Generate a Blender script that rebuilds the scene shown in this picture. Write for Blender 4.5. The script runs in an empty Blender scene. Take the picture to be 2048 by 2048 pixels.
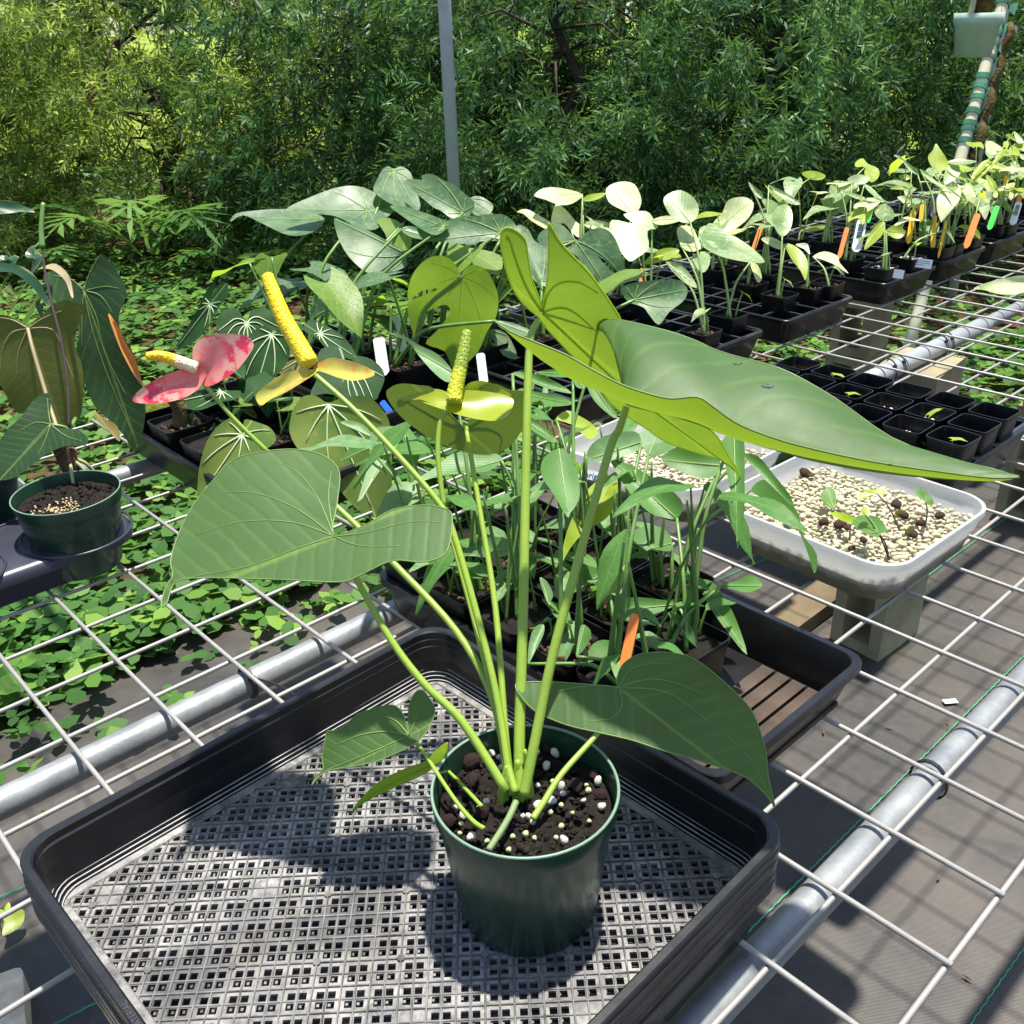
import bpy, bmesh, math, random
import numpy as np
from math import sin, cos, pi, radians, sqrt, atan2
from mathutils import Vector, Matrix
from mathutils.geometry import delaunay_2d_cdt
random.seed(7); RNG = np.random.default_rng(7)
scene = bpy.context.scene
COL = scene.collection

# ------------------------------------------------------------ camera
F, PITCH, ROLL, BZ = 1936.0, .4731, -.0304, .80          # focal length in photo pixels, tilt, roll, bench height
CAM = Vector((0, 0, BZ + .6857))
FW = Vector((0, cos(PITCH), -sin(PITCH)))
_r = Vector((1, 0, 0)); _u = _r.cross(FW)
RT = _r * cos(ROLL) + _u * sin(ROLL); UP = _u * cos(ROLL) - _r * sin(ROLL)
cd = bpy.data.cameras.new('camera'); cd.sensor_width = 36; cd.lens = 36 * F / 2048
cd.clip_start = .02; cd.clip_end = 400
cam = bpy.data.objects.new('camera', cd); COL.objects.link(cam); scene.camera = cam
cam.matrix_world = Matrix(((RT.x, UP.x, -FW.x, CAM.x), (RT.y, UP.y, -FW.y, CAM.y), (RT.z, UP.z, -FW.z, CAM.z), (0, 0, 0, 1)))

# ------------------------------------------------------------ light
SUN_EL, SUN_AZ = radians(81), radians(40)               # azimuth measured from +Y (away from the camera) towards +X
w = bpy.data.worlds.new('World'); scene.world = w; w.use_nodes = True
nt = w.node_tree; bg = nt.nodes['Background']; sk = nt.nodes.new('ShaderNodeTexSky')
sk.sky_type = 'NISHITA'; sk.sun_disc = False; sk.sun_elevation = SUN_EL; sk.sun_rotation = SUN_AZ
nt.links.new(sk.outputs[0], bg.inputs[0]); bg.inputs[1].default_value = .115
sd = bpy.data.lights.new('sun', 'SUN'); sd.energy = 4.7; sd.angle = radians(1.4); sd.color = (1, .95, .86)
sun = bpy.data.objects.new('sun', sd); COL.objects.link(sun)
sv = Vector((sin(SUN_AZ) * cos(SUN_EL), cos(SUN_AZ) * cos(SUN_EL), sin(SUN_EL)))
sun.rotation_euler = sv.to_track_quat('Z', 'Y').to_euler(); sun.location = (2, 4, 8)
vs = scene.view_settings; vs.view_transform = 'Standard'; vs.look = 'None'; vs.gamma = 1; vs.use_curve_mapping = False
vs.exposure = 1.08

# ------------------------------------------------------------ pixels to directions, bench frame
K = 2048 / 1932
def conv(ox, oy, s): return lambda x, y: (ox + x / s, oy + y / s)
OV = conv(0, 0, 1 / K); FL = conv(0, 0, 1)
Z1 = conv(0, 0, 2.76); Z2 = conv(680, 0, 2.683); Z3 = conv(1380, 0, 2.892); Z4 = conv(0, 480, 2.684); Z5 = conv(460, 440, 3.117)
Z6 = conv(960, 400, 3.22); Z7 = conv(1400, 240, 2.981); Z8 = conv(1300, 760, 2.583); Z9 = conv(740, 860, 2.542)
Z10 = conv(0, 1100, 2.76); Z11 = conv(600, 1300, 2.76); Z12 = conv(1200, 1200, 2.278); Z13 = conv(0, 1500, 2.415)
Z14 = conv(1480, 560, 3.401); Z15 = conv(1750, 240, 6.037); Z16 = conv(860, 1460, 5.084)
def ray(p): return FW + RT * ((p[0] - 1024) / F) + UP * ((1024 - p[1]) / F)
def at(p, z): d = ray(p); return CAM + d * ((z - CAM.z) / d.z)
def adep(p, dep): return CAM + ray(p) * dep
def pix(P): d = P - CAM; z = d.dot(FW); return (1024 + F * d.dot(RT) / z, 1024 - F * d.dot(UP) / z)
def depth(P): return (P - CAM).dot(FW)
GA = .7388
E1 = Vector((cos(GA), sin(GA), 0)); E2 = Vector((sin(GA), -cos(GA), 0)); ORG = Vector((-.7029, 1.0635, 0))
def B(a, b, z): return ORG + E1 * a + E2 * b + Vector((0, 0, z))      # bench frame: along the pipes, across them
def bench(P): d = P - ORG; return d.dot(E1), d.dot(E2)
BROT = GA                                                   # local +X along E1, local +Y = -E2

# ------------------------------------------------------------ object helpers
def link(name, me, m=None, parent=None):
    o = bpy.data.objects.new(name, me); COL.objects.link(o)
    if m is not None and me is not None and len(me.materials) == 0: me.materials.append(m)
    if parent is not None: o.parent = parent
    return o
def empty(name, loc=(0, 0, 0), rz=0, label=None, cat=None, group=None):
    o = bpy.data.objects.new(name, None); COL.objects.link(o); o.location = loc; o.rotation_euler = (0, 0, rz); o.empty_display_size = .02
    tag(o, label, cat, group); return o
def tag(o, label=None, cat=None, group=None, kind=None):
    if label: o['label'] = label
    if cat: o['category'] = cat
    if group: o['group'] = group
    if kind: o['kind'] = kind
    return o
def wparent(o, parent):
    "parent an object whose mesh is in world coordinates"
    o.parent = parent
    o.matrix_parent_inverse = (Matrix.Translation(parent.location) @ parent.rotation_euler.to_matrix().to_4x4()).inverted() if parent.parent is None else Matrix.Identity(4)
    return o
def mesh(name, v, f, smooth=False):
    me = bpy.data.meshes.new(name); me.from_pydata([tuple(x) for x in v], [], f)
    if smooth: me.polygons.foreach_set('use_smooth', [True] * len(me.polygons))
    me.update(); return me
class MB:
    def __init__(s): s.v = []; s.f = []
    def add(s, v, f):
        b = len(s.v); s.v += [tuple(x) for x in v]; s.f += [tuple(i + b for i in q) for q in f]; return s
    def box(s, c, d, M=None):
        x, y, z = d[0] / 2, d[1] / 2, d[2] / 2
        v = [Vector((i * x, j * y, k * z)) for i in (-1, 1) for j in (-1, 1) for k in (-1, 1)]
        c = Vector(c); v = [(M @ p if M else p) + c for p in v]
        return s.add(v, [(0, 1, 3, 2), (4, 6, 7, 5), (0, 4, 5, 1), (2, 3, 7, 6), (0, 2, 6, 4), (1, 5, 7, 3)])
    def tube(s, pts, rad, n=8, cap=True):
        pts = [Vector(p) for p in pts]; m = len(pts)
        if not hasattr(rad, '__len__'): rad = [rad] * m
        t0 = (pts[1] - pts[0]).normalized(); a = t0.orthogonal().normalized(); v = []
        for i in range(m):
            t = (pts[min(i + 1, m - 1)] - pts[max(i - 1, 0)]).normalized()
            a = (a - t * a.dot(t)).normalized(); b = t.cross(a)
            v += [pts[i] + (a * cos(2 * pi * k / n) + b * sin(2 * pi * k / n)) * rad[i] for k in range(n)]
        f = [(i * n + k, i * n + (k + 1) % n, (i + 1) * n + (k + 1) % n, (i + 1) * n + k) for i in range(m - 1) for k in range(n)]
        if cap: f += [tuple(range(n - 1, -1, -1)), tuple((m - 1) * n + k for k in range(n))]
        return s.add(v, f)
    def loops(s, rings, close_bottom=False, close_top=False):
        n = len(rings[0]); v = [p for r in rings for p in r]
        f = [(i * n + k, i * n + (k + 1) % n, (i + 1) * n + (k + 1) % n, (i + 1) * n + k) for i in range(len(rings) - 1) for k in range(n)]
        if close_bottom: f.append(tuple(range(n - 1, -1, -1)))
        if close_top: f.append(tuple((len(rings) - 1) * n + k for k in range(n)))
        return s.add(v, f)
    def build(s, name, m, parent=None, smooth=False):
        return link(name, mesh(name, s.v, s.f, smooth), m, parent)
def rrect(hx, hy, r, z, n=5):
    out = []
    for cx, cy, a0 in ((hx - r, hy - r, 0), (-hx + r, hy - r, 90), (-hx + r, -hy + r, 180), (hx - r, -hy + r, 270)):
        for k in range(n): a = radians(a0 + 90 * k / (n - 1)); out.append(Vector((cx + r * cos(a), cy + r * sin(a), z)))
    return out
def circ(r, z, n=48): return [Vector((r * cos(2 * pi * k / n), r * sin(2 * pi * k / n), z)) for k in range(n)]
def smooth_by_angle(o, ang=40):
    me = o.data; me.polygons.foreach_set('use_smooth', [True] * len(me.polygons))
    try: me.set_sharp_from_angle(angle=radians(ang))
    except Exception: pass
    return o
def catmull(pts, sub=4, closed=False):
    P = [Vector(p) for p in pts]; n = len(P); out = []
    for i in range(n if closed else n - 1):
        g = (lambda j: P[j % n]) if closed else (lambda j: P[max(0, min(n - 1, j))])
        p0, p1, p2, p3 = g(i - 1), g(i), g(i + 1), g(i + 2)
        for k in range(sub):
            t = k / sub
            out.append(.5 * ((2 * p1) + (p2 - p0) * t + (2 * p0 - 5 * p1 + 4 * p2 - p3) * t * t + (3 * p1 - p0 - 3 * p2 + p3) * t ** 3))
    if not closed: out.append(P[-1].copy())
    return out
def copy_tree(o, parent=None):
    c = o.copy(); COL.objects.link(c); c.parent = parent
    for ch in list(o.children): copy_tree(ch, c)
    return c

# ------------------------------------------------------------ materials
class N:
    def __init__(s, name):
        s.m = bpy.data.materials.new(name); s.m.use_nodes = True; s.t = s.m.node_tree; s.t.nodes.clear()
        s.out = s.n('ShaderNodeOutputMaterial')
    def n(s, typ, **kw):
        o = s.t.nodes.new(typ)
        for k, v in kw.items(): setattr(o, k, v)
        return o
    def l(s, a, b): s.t.links.new(a, b)
    def noise(s, scale, detail=4, coord=None, rough=.55):
        o = s.n('ShaderNodeTexNoise'); o.inputs['Scale'].default_value = scale; o.inputs['Detail'].default_value = detail; o.inputs['Roughness'].default_value = rough
        s.l(coord or s.obj(), o.inputs['Vector']); return o.outputs['Fac']
    def obj(s):
        if not hasattr(s, '_tc'): s._tc = s.n('ShaderNodeTexCoord')
        return s._tc.outputs['Object']
    def uv(s): s.obj(); return s._tc.outputs['UV']
    def pos(s):
        if not hasattr(s, '_geo'): s._geo = s.n('ShaderNodeNewGeometry')
        return s._geo.outputs['Position']
    def math(s, op, a, b=None, c=None, clamp=False):
        o = s.n('ShaderNodeMath', operation=op, use_clamp=clamp)
        for i, x in enumerate((a, b, c)):
            if x is None: continue
            if isinstance(x, (int, float)): o.inputs[i].default_value = x
            else: s.l(x, o.inputs[i])
        return o.outputs[0]
    def ramp(s, fac, *stops):
        o = s.n('ShaderNodeValToRGB'); e = o.color_ramp.elements
        while len(e) < len(stops): e.new(.5)
        for i, (p, c) in enumerate(stops): e[i].position = p; e[i].color = (*c[:3], 1) if hasattr(c, '__len__') else (c, c, c, 1)
        s.l(fac, o.inputs[0]); return o.outputs[0]
    def mix(s, fac, a, b, mode='MIX'):
        o = s.n('ShaderNodeMix', data_type='RGBA', blend_type=mode)
        for i, x in ((0, fac), (6, a), (7, b)):
            if isinstance(x, (int, float)): o.inputs[i].default_value = x
            elif isinstance(x, (tuple, list)): o.inputs[i].default_value = (*x[:3], 1)
            else: s.l(x, o.inputs[i])
        return o.outputs[2]
    def bsdf(s, color, rough=.5, metal=0, spec=.5, bump=None, bstr=.3, bdist=.002, coat=0, trans=0, **kw):
        o = s.n('ShaderNodeBsdfPrincipled')
        for k, x in (('Base Color', color), ('Roughness', rough), ('Metallic', metal), ('Specular IOR Level', spec), ('Coat Weight', coat), ('Transmission Weight', trans)):
            if isinstance(x, (int, float)): o.inputs[k].default_value = x
            elif isinstance(x, (tuple, list)): o.inputs[k].default_value = (*x[:3], 1)
            else: s.l(x, o.inputs[k])
        if bump is not None:
            b = s.n('ShaderNodeBump'); b.inputs['Strength'].default_value = bstr; b.inputs['Distance'].default_value = bdist
            s.l(bump, b.inputs['Height']); s.l(b.outputs[0], o.inputs['Normal']); s.bn = b.outputs[0]
        return o.outputs[0]
    def done(s, sh): s.l(sh, s.out.inputs[0]); return s.m

def plain(name, c, rough=.5, spec=.5, metal=0, var=.25, scale=12, bscale=80, bstr=.15, bdist=.001, dust=0):
    s = N(name); f = s.noise(scale, 5)
    col = s.mix(s.ramp(f, (.3, 0), (.75, 1)), tuple(x * (1 - var) for x in c), tuple(min(1, x * (1 + var)) for x in c))
    if dust:
        d = s.ramp(s.noise(scale * 2.3, 8, rough=.7), (.45, 0), (.75, 1)); col = s.mix(s.math('MULTIPLY', d, dust), col, (.32, .29, .24))
    r = s.math('ADD', s.math('MULTIPLY', s.noise(scale * 3), .25), rough - .12)
    return s.done(s.bsdf(col, r, metal, spec, bump=s.noise(bscale, 3), bstr=bstr, bdist=bdist))

def leaf_mat(name, top, vein=None, trans=None, tw=.35, rough=.4, spec=.5, lateral=0, lat_k=1.2, lat_w=.03, speck=None, speck_amt=0, speck_scale=60,
             under=None, edge=None, var=.3, scale=18, relief=.6):
    "leaf blade: UV.x 0..1 across (0.5 midrib), UV.y base to tip"
    s = N(name); uv = s.n('ShaderNodeSeparateXYZ'); s.l(s.uv(), uv.inputs[0])
    au = s.math('ABSOLUTE', s.math('SUBTRACT', uv.outputs[0], .5)); v = uv.outputs[1]
    col = s.mix(s.ramp(s.noise(scale, 5), (.3, 0), (.72, 1)), tuple(x * (1 - var) for x in top), tuple(x * (1 + var) for x in top))
    oi = s.n('ShaderNodeObjectInfo')
    col = s.mix(s.math('MULTIPLY', oi.outputs['Random'], .35), col, tuple(x * 1.45 for x in top))
    height = s.math('ADD', s.math('MULTIPLY', s.noise(scale * 9, 3), .15), s.math('MULTIPLY', s.noise(scale * 1.6, 3), .9))
    if lateral:
        wob = s.math('MULTIPLY', s.noise(14, 3), 1.1)
        ph = s.math('FRACT', s.math('ADD', s.math('MULTIPLY', s.math('SUBTRACT', v, s.math('MULTIPLY', au, lat_k)), lateral), wob))
        tri = s.math('ABSOLUTE', s.math('SUBTRACT', ph, .5))
        ln = s.math('SUBTRACT', 1, s.math('DIVIDE', tri, lat_w * 5, clamp=True), clamp=True)
        if vein is not None: col = s.mix(s.math('MULTIPLY', s.math('MULTIPLY', ln, s.ramp(s.noise(22, 3), (.35, 0), (.65, 1))), .30), col, vein)
        height = s.math('ADD', height, s.math('MULTIPLY', s.math('SMOOTH_MIN', tri, .22, .1), relief * 2))
    if vein is not None:
        mid = s.math('SUBTRACT', 1, s.math('DIVIDE', au, .018, clamp=True), clamp=True)
        col = s.mix(s.math('MULTIPLY', mid, .85), col, vein)
    if speck is not None:
        big = s.ramp(s.noise(speck_scale * .22, 3), (.42, 0), (.62, 1)); sm = s.ramp(s.noise(speck_scale, 6, rough=.75), (.52, 0), (.62, 1))
        k = s.math('MULTIPLY', s.math('MAXIMUM', s.math('MULTIPLY', big, .7), sm), speck_amt, clamp=True)
        col = s.mix(k, col, speck)
    if edge is not None:
        e = s.math('SUBTRACT', s.math('MULTIPLY', au, 2), .86); col = s.mix(s.math('MULTIPLY', e, 7, clamp=True), col, edge)
    if under is not None:
        s.pos(); col = s.mix(s._geo.outputs['Backfacing'], col, under)
    b = s.bsdf(col, s.math('ADD', s.math('MULTIPLY', s.noise(40), .2), rough - .1), 0, spec, bump=height, bstr=.35, bdist=.0016)
    tr = s.n('ShaderNodeBsdfTranslucent'); s.l(s.mix(.55, col, trans or tuple(min(1, x * 2) for x in top)), tr.inputs[0])
    ms = s.n('ShaderNodeMixShader'); ms.inputs[0].default_value = tw; s.l(b, ms.inputs[1]); s.l(tr.outputs[0], ms.inputs[2])
    return s.done(ms.outputs[0])
# ------------------------------------------------------------ leaves
def inside(P, poly):
    x, y = P[:, 0], P[:, 1]; r = np.zeros(len(P), bool); n = len(poly); j = n - 1
    for i in range(n):
        xi, yi = poly[i]; xj, yj = poly[j]
        c = ((yi > y) != (yj > y)) & (x < (xj - xi) * (y - yi) / (yj - yi + 1e-12) + xi); r ^= c; j = i
    return r
def edge_dist(P, poly):
    A = np.asarray(poly); Bq = np.roll(A, -1, 0); d = np.full(len(P), 1e9)
    for a, b in zip(A, Bq):
        ab = b - a; t = np.clip(((P - a) @ ab) / (ab @ ab + 1e-9), 0, 1); d = np.minimum(d, np.linalg.norm(P - (a + t[:, None] * ab), axis=1))
    return d
VIEWMIX = .5
def traced(outline, S, dep, m, cv=FL, T=None, nrm=None, cup=.10, wave=.06, npts=70, fan=(), vr=0, vmat=None, margin=0, name='leaf', parent=None,
           seed=None, sub=3, veinlines=(), label=None):
    """A leaf whose outline was read off the photograph: it lies on its own tilted, cupped surface at distance dep (metres along the view) at S."""
    rnd = random.Random(seed if seed is not None else int(outline[0][0] * 7 + outline[1][1]))
    ol = [cv(*p) for p in outline]; S2 = np.array(cv(*S))
    poly = np.array([(p.x, p.y) for p in catmull([(x, y, 0) for x, y in ol], sub, True)])
    if T is None: T2 = poly[np.argmax(((poly - S2) ** 2).sum(1))]
    else: T2 = np.array(cv(*T))
    ax = T2 - S2; L = np.linalg.norm(ax) + 1e-6; ax /= L; pr = np.array([-ax[1], ax[0]])
    S3 = adep(S2, dep); vd = (S3 - CAM).normalized()
    if nrm is None:
        nrm = (-vd * VIEWMIX + Vector((0, 0, .6)) + Vector((rnd.uniform(-1, 1), rnd.uniform(-1, 1), 0)) * .3)
    nrm = Vector(nrm).normalized()
    if nrm.dot(-vd) < .35: nrm = (nrm - vd * (.4 - nrm.dot(-vd))).normalized()
    hw = max(1, np.abs((poly - S2) @ pr).max()); size = L / F * dep
    ph1, ph2 = rnd.uniform(0, 6), rnd.uniform(0, 6)
    def lift(p):
        d = ray(p); t = (S3 - CAM).dot(nrm) / d.dot(nrm)
        q = np.array(p) - S2; v = q @ ax / L; u = q @ pr / hw
        off = -cup * size * abs(u) ** 1.6 + cup * .7 * size * v * v * .6 + wave * size * abs(u) * sin(ph1 + v * 7 + (2 if u > 0 else 0)) * .5
        return CAM + d * (t + off), u, v
    mn, mx = poly.min(0), poly.max(0); area = abs(np.sum(poly[:, 0] * np.roll(poly[:, 1], -1) - poly[:, 1] * np.roll(poly[:, 0], -1))) / 2
    sp = sqrt(area / npts); xs = np.arange(mn[0], mx[0], sp); ys = np.arange(mn[1], mx[1], sp * .866)
    G = np.array([(x + (sp / 2 if j % 2 else 0), y) for j, y in enumerate(ys) for x in xs])
    if len(G):
        G = G[inside(G, poly)]
        if len(G): G = G[edge_dist(G, poly) > sp * .4]
    nP = len(poly); pts = [Vector((float(a), float(b))) for a, b in poly] + [Vector((float(a), float(b))) for a, b in G]
    r = delaunay_2d_cdt(pts, [(i, (i + 1) % nP) for i in range(nP)], [], 1, 1e-4)
    V2, Fc = r[0], r[2]
    vs_, uvs = [], []
    for p in V2:
        P3, u, v = lift((p.x, p.y)); vs_.append(P3); uvs.append((.5 + .5 * u, v))
    fcs = []
    for f in Fc:
        a, b, c = [vs_[i] for i in f[:3]]
        fcs.append(tuple(f) if (b - a).cross(c - a).dot(CAM - a) > 0 else tuple(reversed(f)))
    me = mesh(name, vs_, fcs, True)
    ul = me.uv_layers.new(name='UVMap'); li = np.empty(len(me.loops), np.int32); me.loops.foreach_get('vertex_index', li)
    ul.data.foreach_set('uv', np.array(uvs, np.float32)[li].ravel())
    o = link(name, me, m)
    if parent: wparent(o, parent)
    if label: o['label'] = label
    if vr and vmat:
        mb = MB(); bias = vr * .15 if npts > 200 else .0013
        lines = []
        for a in fan:
            p = S2.copy(); d0 = atan2(ax[1], ax[0]) + radians(a); pth = [p.copy()]; st = L / 22
            for k in range(40):
                ang = d0 - radians(a) * min(1.0, (k / 17) ** 1.3) * (.95 if abs(a) < 100 else .6)
                p = p + np.array([cos(ang), sin(ang)]) * st; pth.append(p.copy())
            pth = np.array(pth); ok = inside(pth, poly) & (edge_dist(pth, poly) > st * .25); ok[0] = True
            k = int(np.argmin(ok)) if not ok.all() else len(ok)
            if k >= 3: lines.append(pth[:k:2] if k > 6 else pth[:k])
        for ln in veinlines: lines.append(np.array([(q.x, q.y) for q in catmull([(*cv(*p), 0) for p in ln], 4)]))
        for ln in lines:
            q = [lift(p)[0] + (CAM - lift(p)[0]).normalized() * bias for p in ln]
            n_ = len(q); mb.tube(q, [vr * (1 - .62 * i / max(1, n_ - 1)) for i in range(n_)], 5)
        if margin:
            q = [lift(p)[0] for p in poly]; q.append(q[0]); mb.tube(q, margin, 4, False)
        if mb.v: vo = mb.build('vein', vmat, None, True); vo.parent = o
    return o, S3, nrm
def stem3(pts, r0, r1, m, name='petiole', parent=None, n=8, sub=5):
    q = catmull(pts, sub); k = len(q)
    mb = MB().tube(q, [r0 + (r1 - r0) * i / (k - 1) for i in range(k)], n)
    o = mb.build(name, m, None, True)
    if parent: wparent(o, parent)
    return o
def stem_px(pxs, d0, d1, r0, r1, m, cv=OV, **kw):
    "stem through photo points, first at depth d0, last at depth d1"
    p2 = [cv(*p) for p in pxs]; L = [0]
    for a, b in zip(p2, p2[1:]): L.append(L[-1] + math.dist(a, b))
    return stem3([adep(p, d0 + (d1 - d0) * l / L[-1]) for p, l in zip(p2, L)], r0, r1, m, **kw)
def sheath_stem(base, tip, sag, r0, r1, m, parent, name='petiole', n=6):
    b, t = Vector(base), Vector(tip); mid = b.lerp(t, .55) + Vector(sag)
    return stem3([b, b.lerp(mid, .5) + Vector((0, 0, (t - b).length * .06)), mid, t], r0, r1, m, name, parent, n, 4)
def blade(Ltot, W, kind='heart', bend=.25, fold=.18, rows=9, cols=6, lobe=.28):
    "leaf blade mesh data in local space: base at origin, tip along +X, upper side +Z"
    v, uv, f = [], [], []
    for i in range(rows + 1):
        t = i / rows
        w_ = (W / 2) * ((sin(pi * min(1, (t * .92 + .08)) ** .62)) ** .9 if kind == 'heart' else sin(pi * min(1, t * .97 + .03) ** .8) ** .85 if kind == 'lance' else (1 - t) ** .5 * min(1, t * 9 + .15))
        for j in range(cols + 1):
            s = j / cols * 2 - 1
            x = Ltot * (t - (lobe * abs(s) ** 1.6 * (1 - t) ** 4 if kind == 'heart' else 0))
            z = -bend * Ltot * t * t + fold * abs(s) * w_ + .03 * Ltot * sin(t * 9 + s * 2) * abs(s)
            v.append((x, s * w_, z)); uv.append((.5 + .5 * s, t))
    for i in range(rows):
        for j in range(cols): a = i * (cols + 1) + j; f.append((a, a + 1, a + cols + 2, a + cols + 1))
    f = [tuple(reversed(q)) for q in f]
    me = mesh('blade', v, f, True); ul = me.uv_layers.new(name='UVMap')
    li = np.empty(len(me.loops), np.int32); me.loops.foreach_get('vertex_index', li); ul.data.foreach_set('uv', np.array(uv, np.float32)[li].ravel())
    return me
def frame_mat(P, xdir, up):
    x = Vector(xdir).normalized(); z = Vector(up); z = (z - x * z.dot(x)).normalized(); y = z.cross(x)
    return Matrix(((x.x, y.x, z.x, P[0]), (x.y, y.y, z.y, P[1]), (x.z, y.z, z.z, P[2]), (0, 0, 0, 1)))
_bl = {}
def blade_at(P, xdir, up, L, W, m, kind='heart', parent=None, var=0, bend=.25):
    key = (m.name, kind, var, round(W / L, 1), bend)
    if key not in _bl:
        _bl[key] = blade(1, round(W / L, 1), kind, bend * (1 + .4 * (var - 1)), .12 + .1 * (var % 2)); _bl[key].materials.append(m)
    o = link('leaf', _bl[key]); M = frame_mat(P, xdir, up) @ Matrix.Scale(L, 4)
    if parent:
        o.parent = parent; pm = Matrix.Translation(parent.location) @ parent.rotation_euler.to_matrix().to_4x4(); M = pm.inverted() @ M
    o.matrix_local = M
    return o
def pebble_mesh(seed, lo=False, sq=(1, .8, .7)):
    bm = bmesh.new(); bmesh.ops.create_icosphere(bm, subdivisions=1 if lo else 2, radius=1); r = random.Random(seed)
    ax = [Vector((r.gauss(0, 1), r.gauss(0, 1), r.gauss(0, 1))).normalized() for _ in range(5)]
    for v in bm.verts:
        k = 1
        for a in ax:
            d = v.co.dot(a)
            if d > .55: k -= (d - .55) * .55
        v.co = Vector((v.co.x * sq[0], v.co.y * sq[1], v.co.z * sq[2])) * k * (1 + r.uniform(-.04, .04))
    me = bpy.data.meshes.new('pebble'); bm.to_mesh(me); bm.free()
    me.polygons.foreach_set('use_smooth', [True] * len(me.polygons)); return me
def scatter_mesh(src, mats4):
    "one mesh out of many copies of the meshes in src (list of mesh, Matrix pairs)"
    V, Fs, b = [], [], 0
    cache = {}
    for me, M in mats4:
        if me not in cache:
            a = np.empty(len(me.vertices) * 3); me.vertices.foreach_get('co', a); cache[me] = (a.reshape(-1, 3), [tuple(p.vertices) for p in me.polygons])
        a, f = cache[me]; M_ = np.array(M); V.append(a @ M_[:3, :3].T + M_[:3, 3]); Fs += [tuple(i + b for i in q) for q in f]; b += len(a)
    return mesh('scatter', np.concatenate(V), Fs, True)
# ------------------------------------------------------------ shared materials
M_galv = (lambda s: s.done(s.bsdf(s.mix(s.ramp(s.noise(25, 6), (.35, 0), (.7, 1)), (.17, .185, .195), (.28, .29, .29)), s.math('ADD', s.math('MULTIPLY', s.noise(60), .3), .33), .25, .5, bump=s.noise(140, 4), bstr=.25)))(N('galvanised_pipe'))
def _wire():
    s = N('galvanised_wire'); rust = s.ramp(s.noise(14, 7, rough=.7), (.66, 0), (.74, 1))
    c = s.mix(s.noise(30, 5), (.23, .22, .205), (.36, .345, .315)); c = s.mix(s.math('MULTIPLY', rust, .7), c, (.28, .17, .09))
    return s.done(s.bsdf(c, .5, .25, .5, bump=s.noise(260, 4), bstr=.5, bdist=.0008))
M_wire = _wire()
M_black = plain('black_plastic', (.006, .006, .0075), .30, .42, var=.4, scale=6, bscale=200, bstr=.06, dust=.02)
M_blackpot = plain('black_pot_plastic', (.005, .005, .006), .33, .42, var=.4, scale=9, dust=.02)
M_tie = plain('black_nylon', (.012, .012, .013), .4)
M_soil = plain('dark_soil', (.011, .0085, .0065), .9, .2, var=.6, scale=70, bscale=160, bstr=1, bdist=.004)
M_white = plain('white_label_plastic', (.72, .74, .76), .35, var=.06)
M_conc = plain('mossy_concrete', (.27, .235, .14), .9, .2, var=.35, scale=7, bscale=120, bstr=.5, bdist=.003)
M_wood = plain('weathered_timber', (.13, .10, .06), .8, .2, var=.3, scale=9, bscale=60, bstr=.4)

# ------------------------------------------------------------ ground
def _ground():
    s = N('forest_soil'); a = s.noise(1.2, 6, s.pos()); b = s.noise(22, 8, s.pos(), .7)
    c = s.mix(s.ramp(b, (.35, 0), (.65, 1)), (.030, .020, .012), (.16, .085, .045)); c = s.mix(s.ramp(a, (.4, 0), (.65, .8)), c, (.045, .055, .018))
    return s.done(s.bsdf(c, .95, 0, .1, bump=b, bstr=1, bdist=.02))
def sheet(name, x0, x1, y0, y1, z, m, nx=2, ny=2, amp=0):
    v = []; 
    for j in range(ny):
        for i in range(nx):
            x = x0 + (x1 - x0) * i / (nx - 1); y = y0 + (y1 - y0) * j / (ny - 1)
            v.append((x, y, z + amp * (sin(x * 3.1 + y) * sin(y * 2.3 - x) )))
    f = [(j * nx + i, j * nx + i + 1, (j + 1) * nx + i + 1, (j + 1) * nx + i) for j in range(ny - 1) for i in range(nx - 1)]
    o = link(name, mesh(name, v, f, True), m); o['kind'] = 'structure'; return o
sheet('ground', -150, 150, -20, 320, 0, _ground())
def _lawn():
    s = N('lawn_grass'); a = s.noise(3, 8, s.pos(), .7); c = s.mix(s.ramp(a, (.3, 0), (.7, 1)), (.10, .17, .018), (.30, .36, .05))
    return s.done(s.bsdf(c, .9, 0, .1, bump=s.noise(60, 6, s.pos()), bstr=1, bdist=.03))
sheet('lawn', -140, 140, 11.5, 300, .012, _lawn(), 60, 60, .006)
def _mat():
    s = N('woven_weed_mat'); tc = s.obj()
    sp = s.n('ShaderNodeSeparateXYZ'); s.l(tc, sp.inputs[0])
    wx = s.math('SINE', s.math('MULTIPLY', sp.outputs[0], 2 * pi / .0034)); wy = s.math('SINE', s.math('MULTIPLY', sp.outputs[1], 2 * pi / .0040))
    weave = s.math('MULTIPLY', wx, wy)
    d = s.ramp(s.noise(2.2, 7, rough=.65), (.38, 0), (.7, 1)); d2 = s.ramp(s.noise(45, 6, rough=.7), (.4, 0), (.8, 1))
    c = s.mix(s.math('MULTIPLY', s.math('ADD', weave, 1), .5), (.008, .008, .009), (.028, .028, .028))
    c = s.mix(s.math('MULTIPLY', d, .6), c, (.115, .092, .070)); c = s.mix(s.math('MULTIPLY', d2, .25), c, (.11, .09, .07))
    al = s.ramp(s.noise(1.4, 5), (.58, 0), (.72, .8)); c = s.mix(s.math('MULTIPLY', al, .35), c, (.05, .06, .02))
    h = s.math('ADD', s.math('MULTIPLY', weave, .5), s.math('MULTIPLY', s.noise(5, 4), 6))
    return s.done(s.bsdf(c, .5, 0, .5, bump=h, bstr=.5, bdist=.001))
M_mat = _mat()
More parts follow.
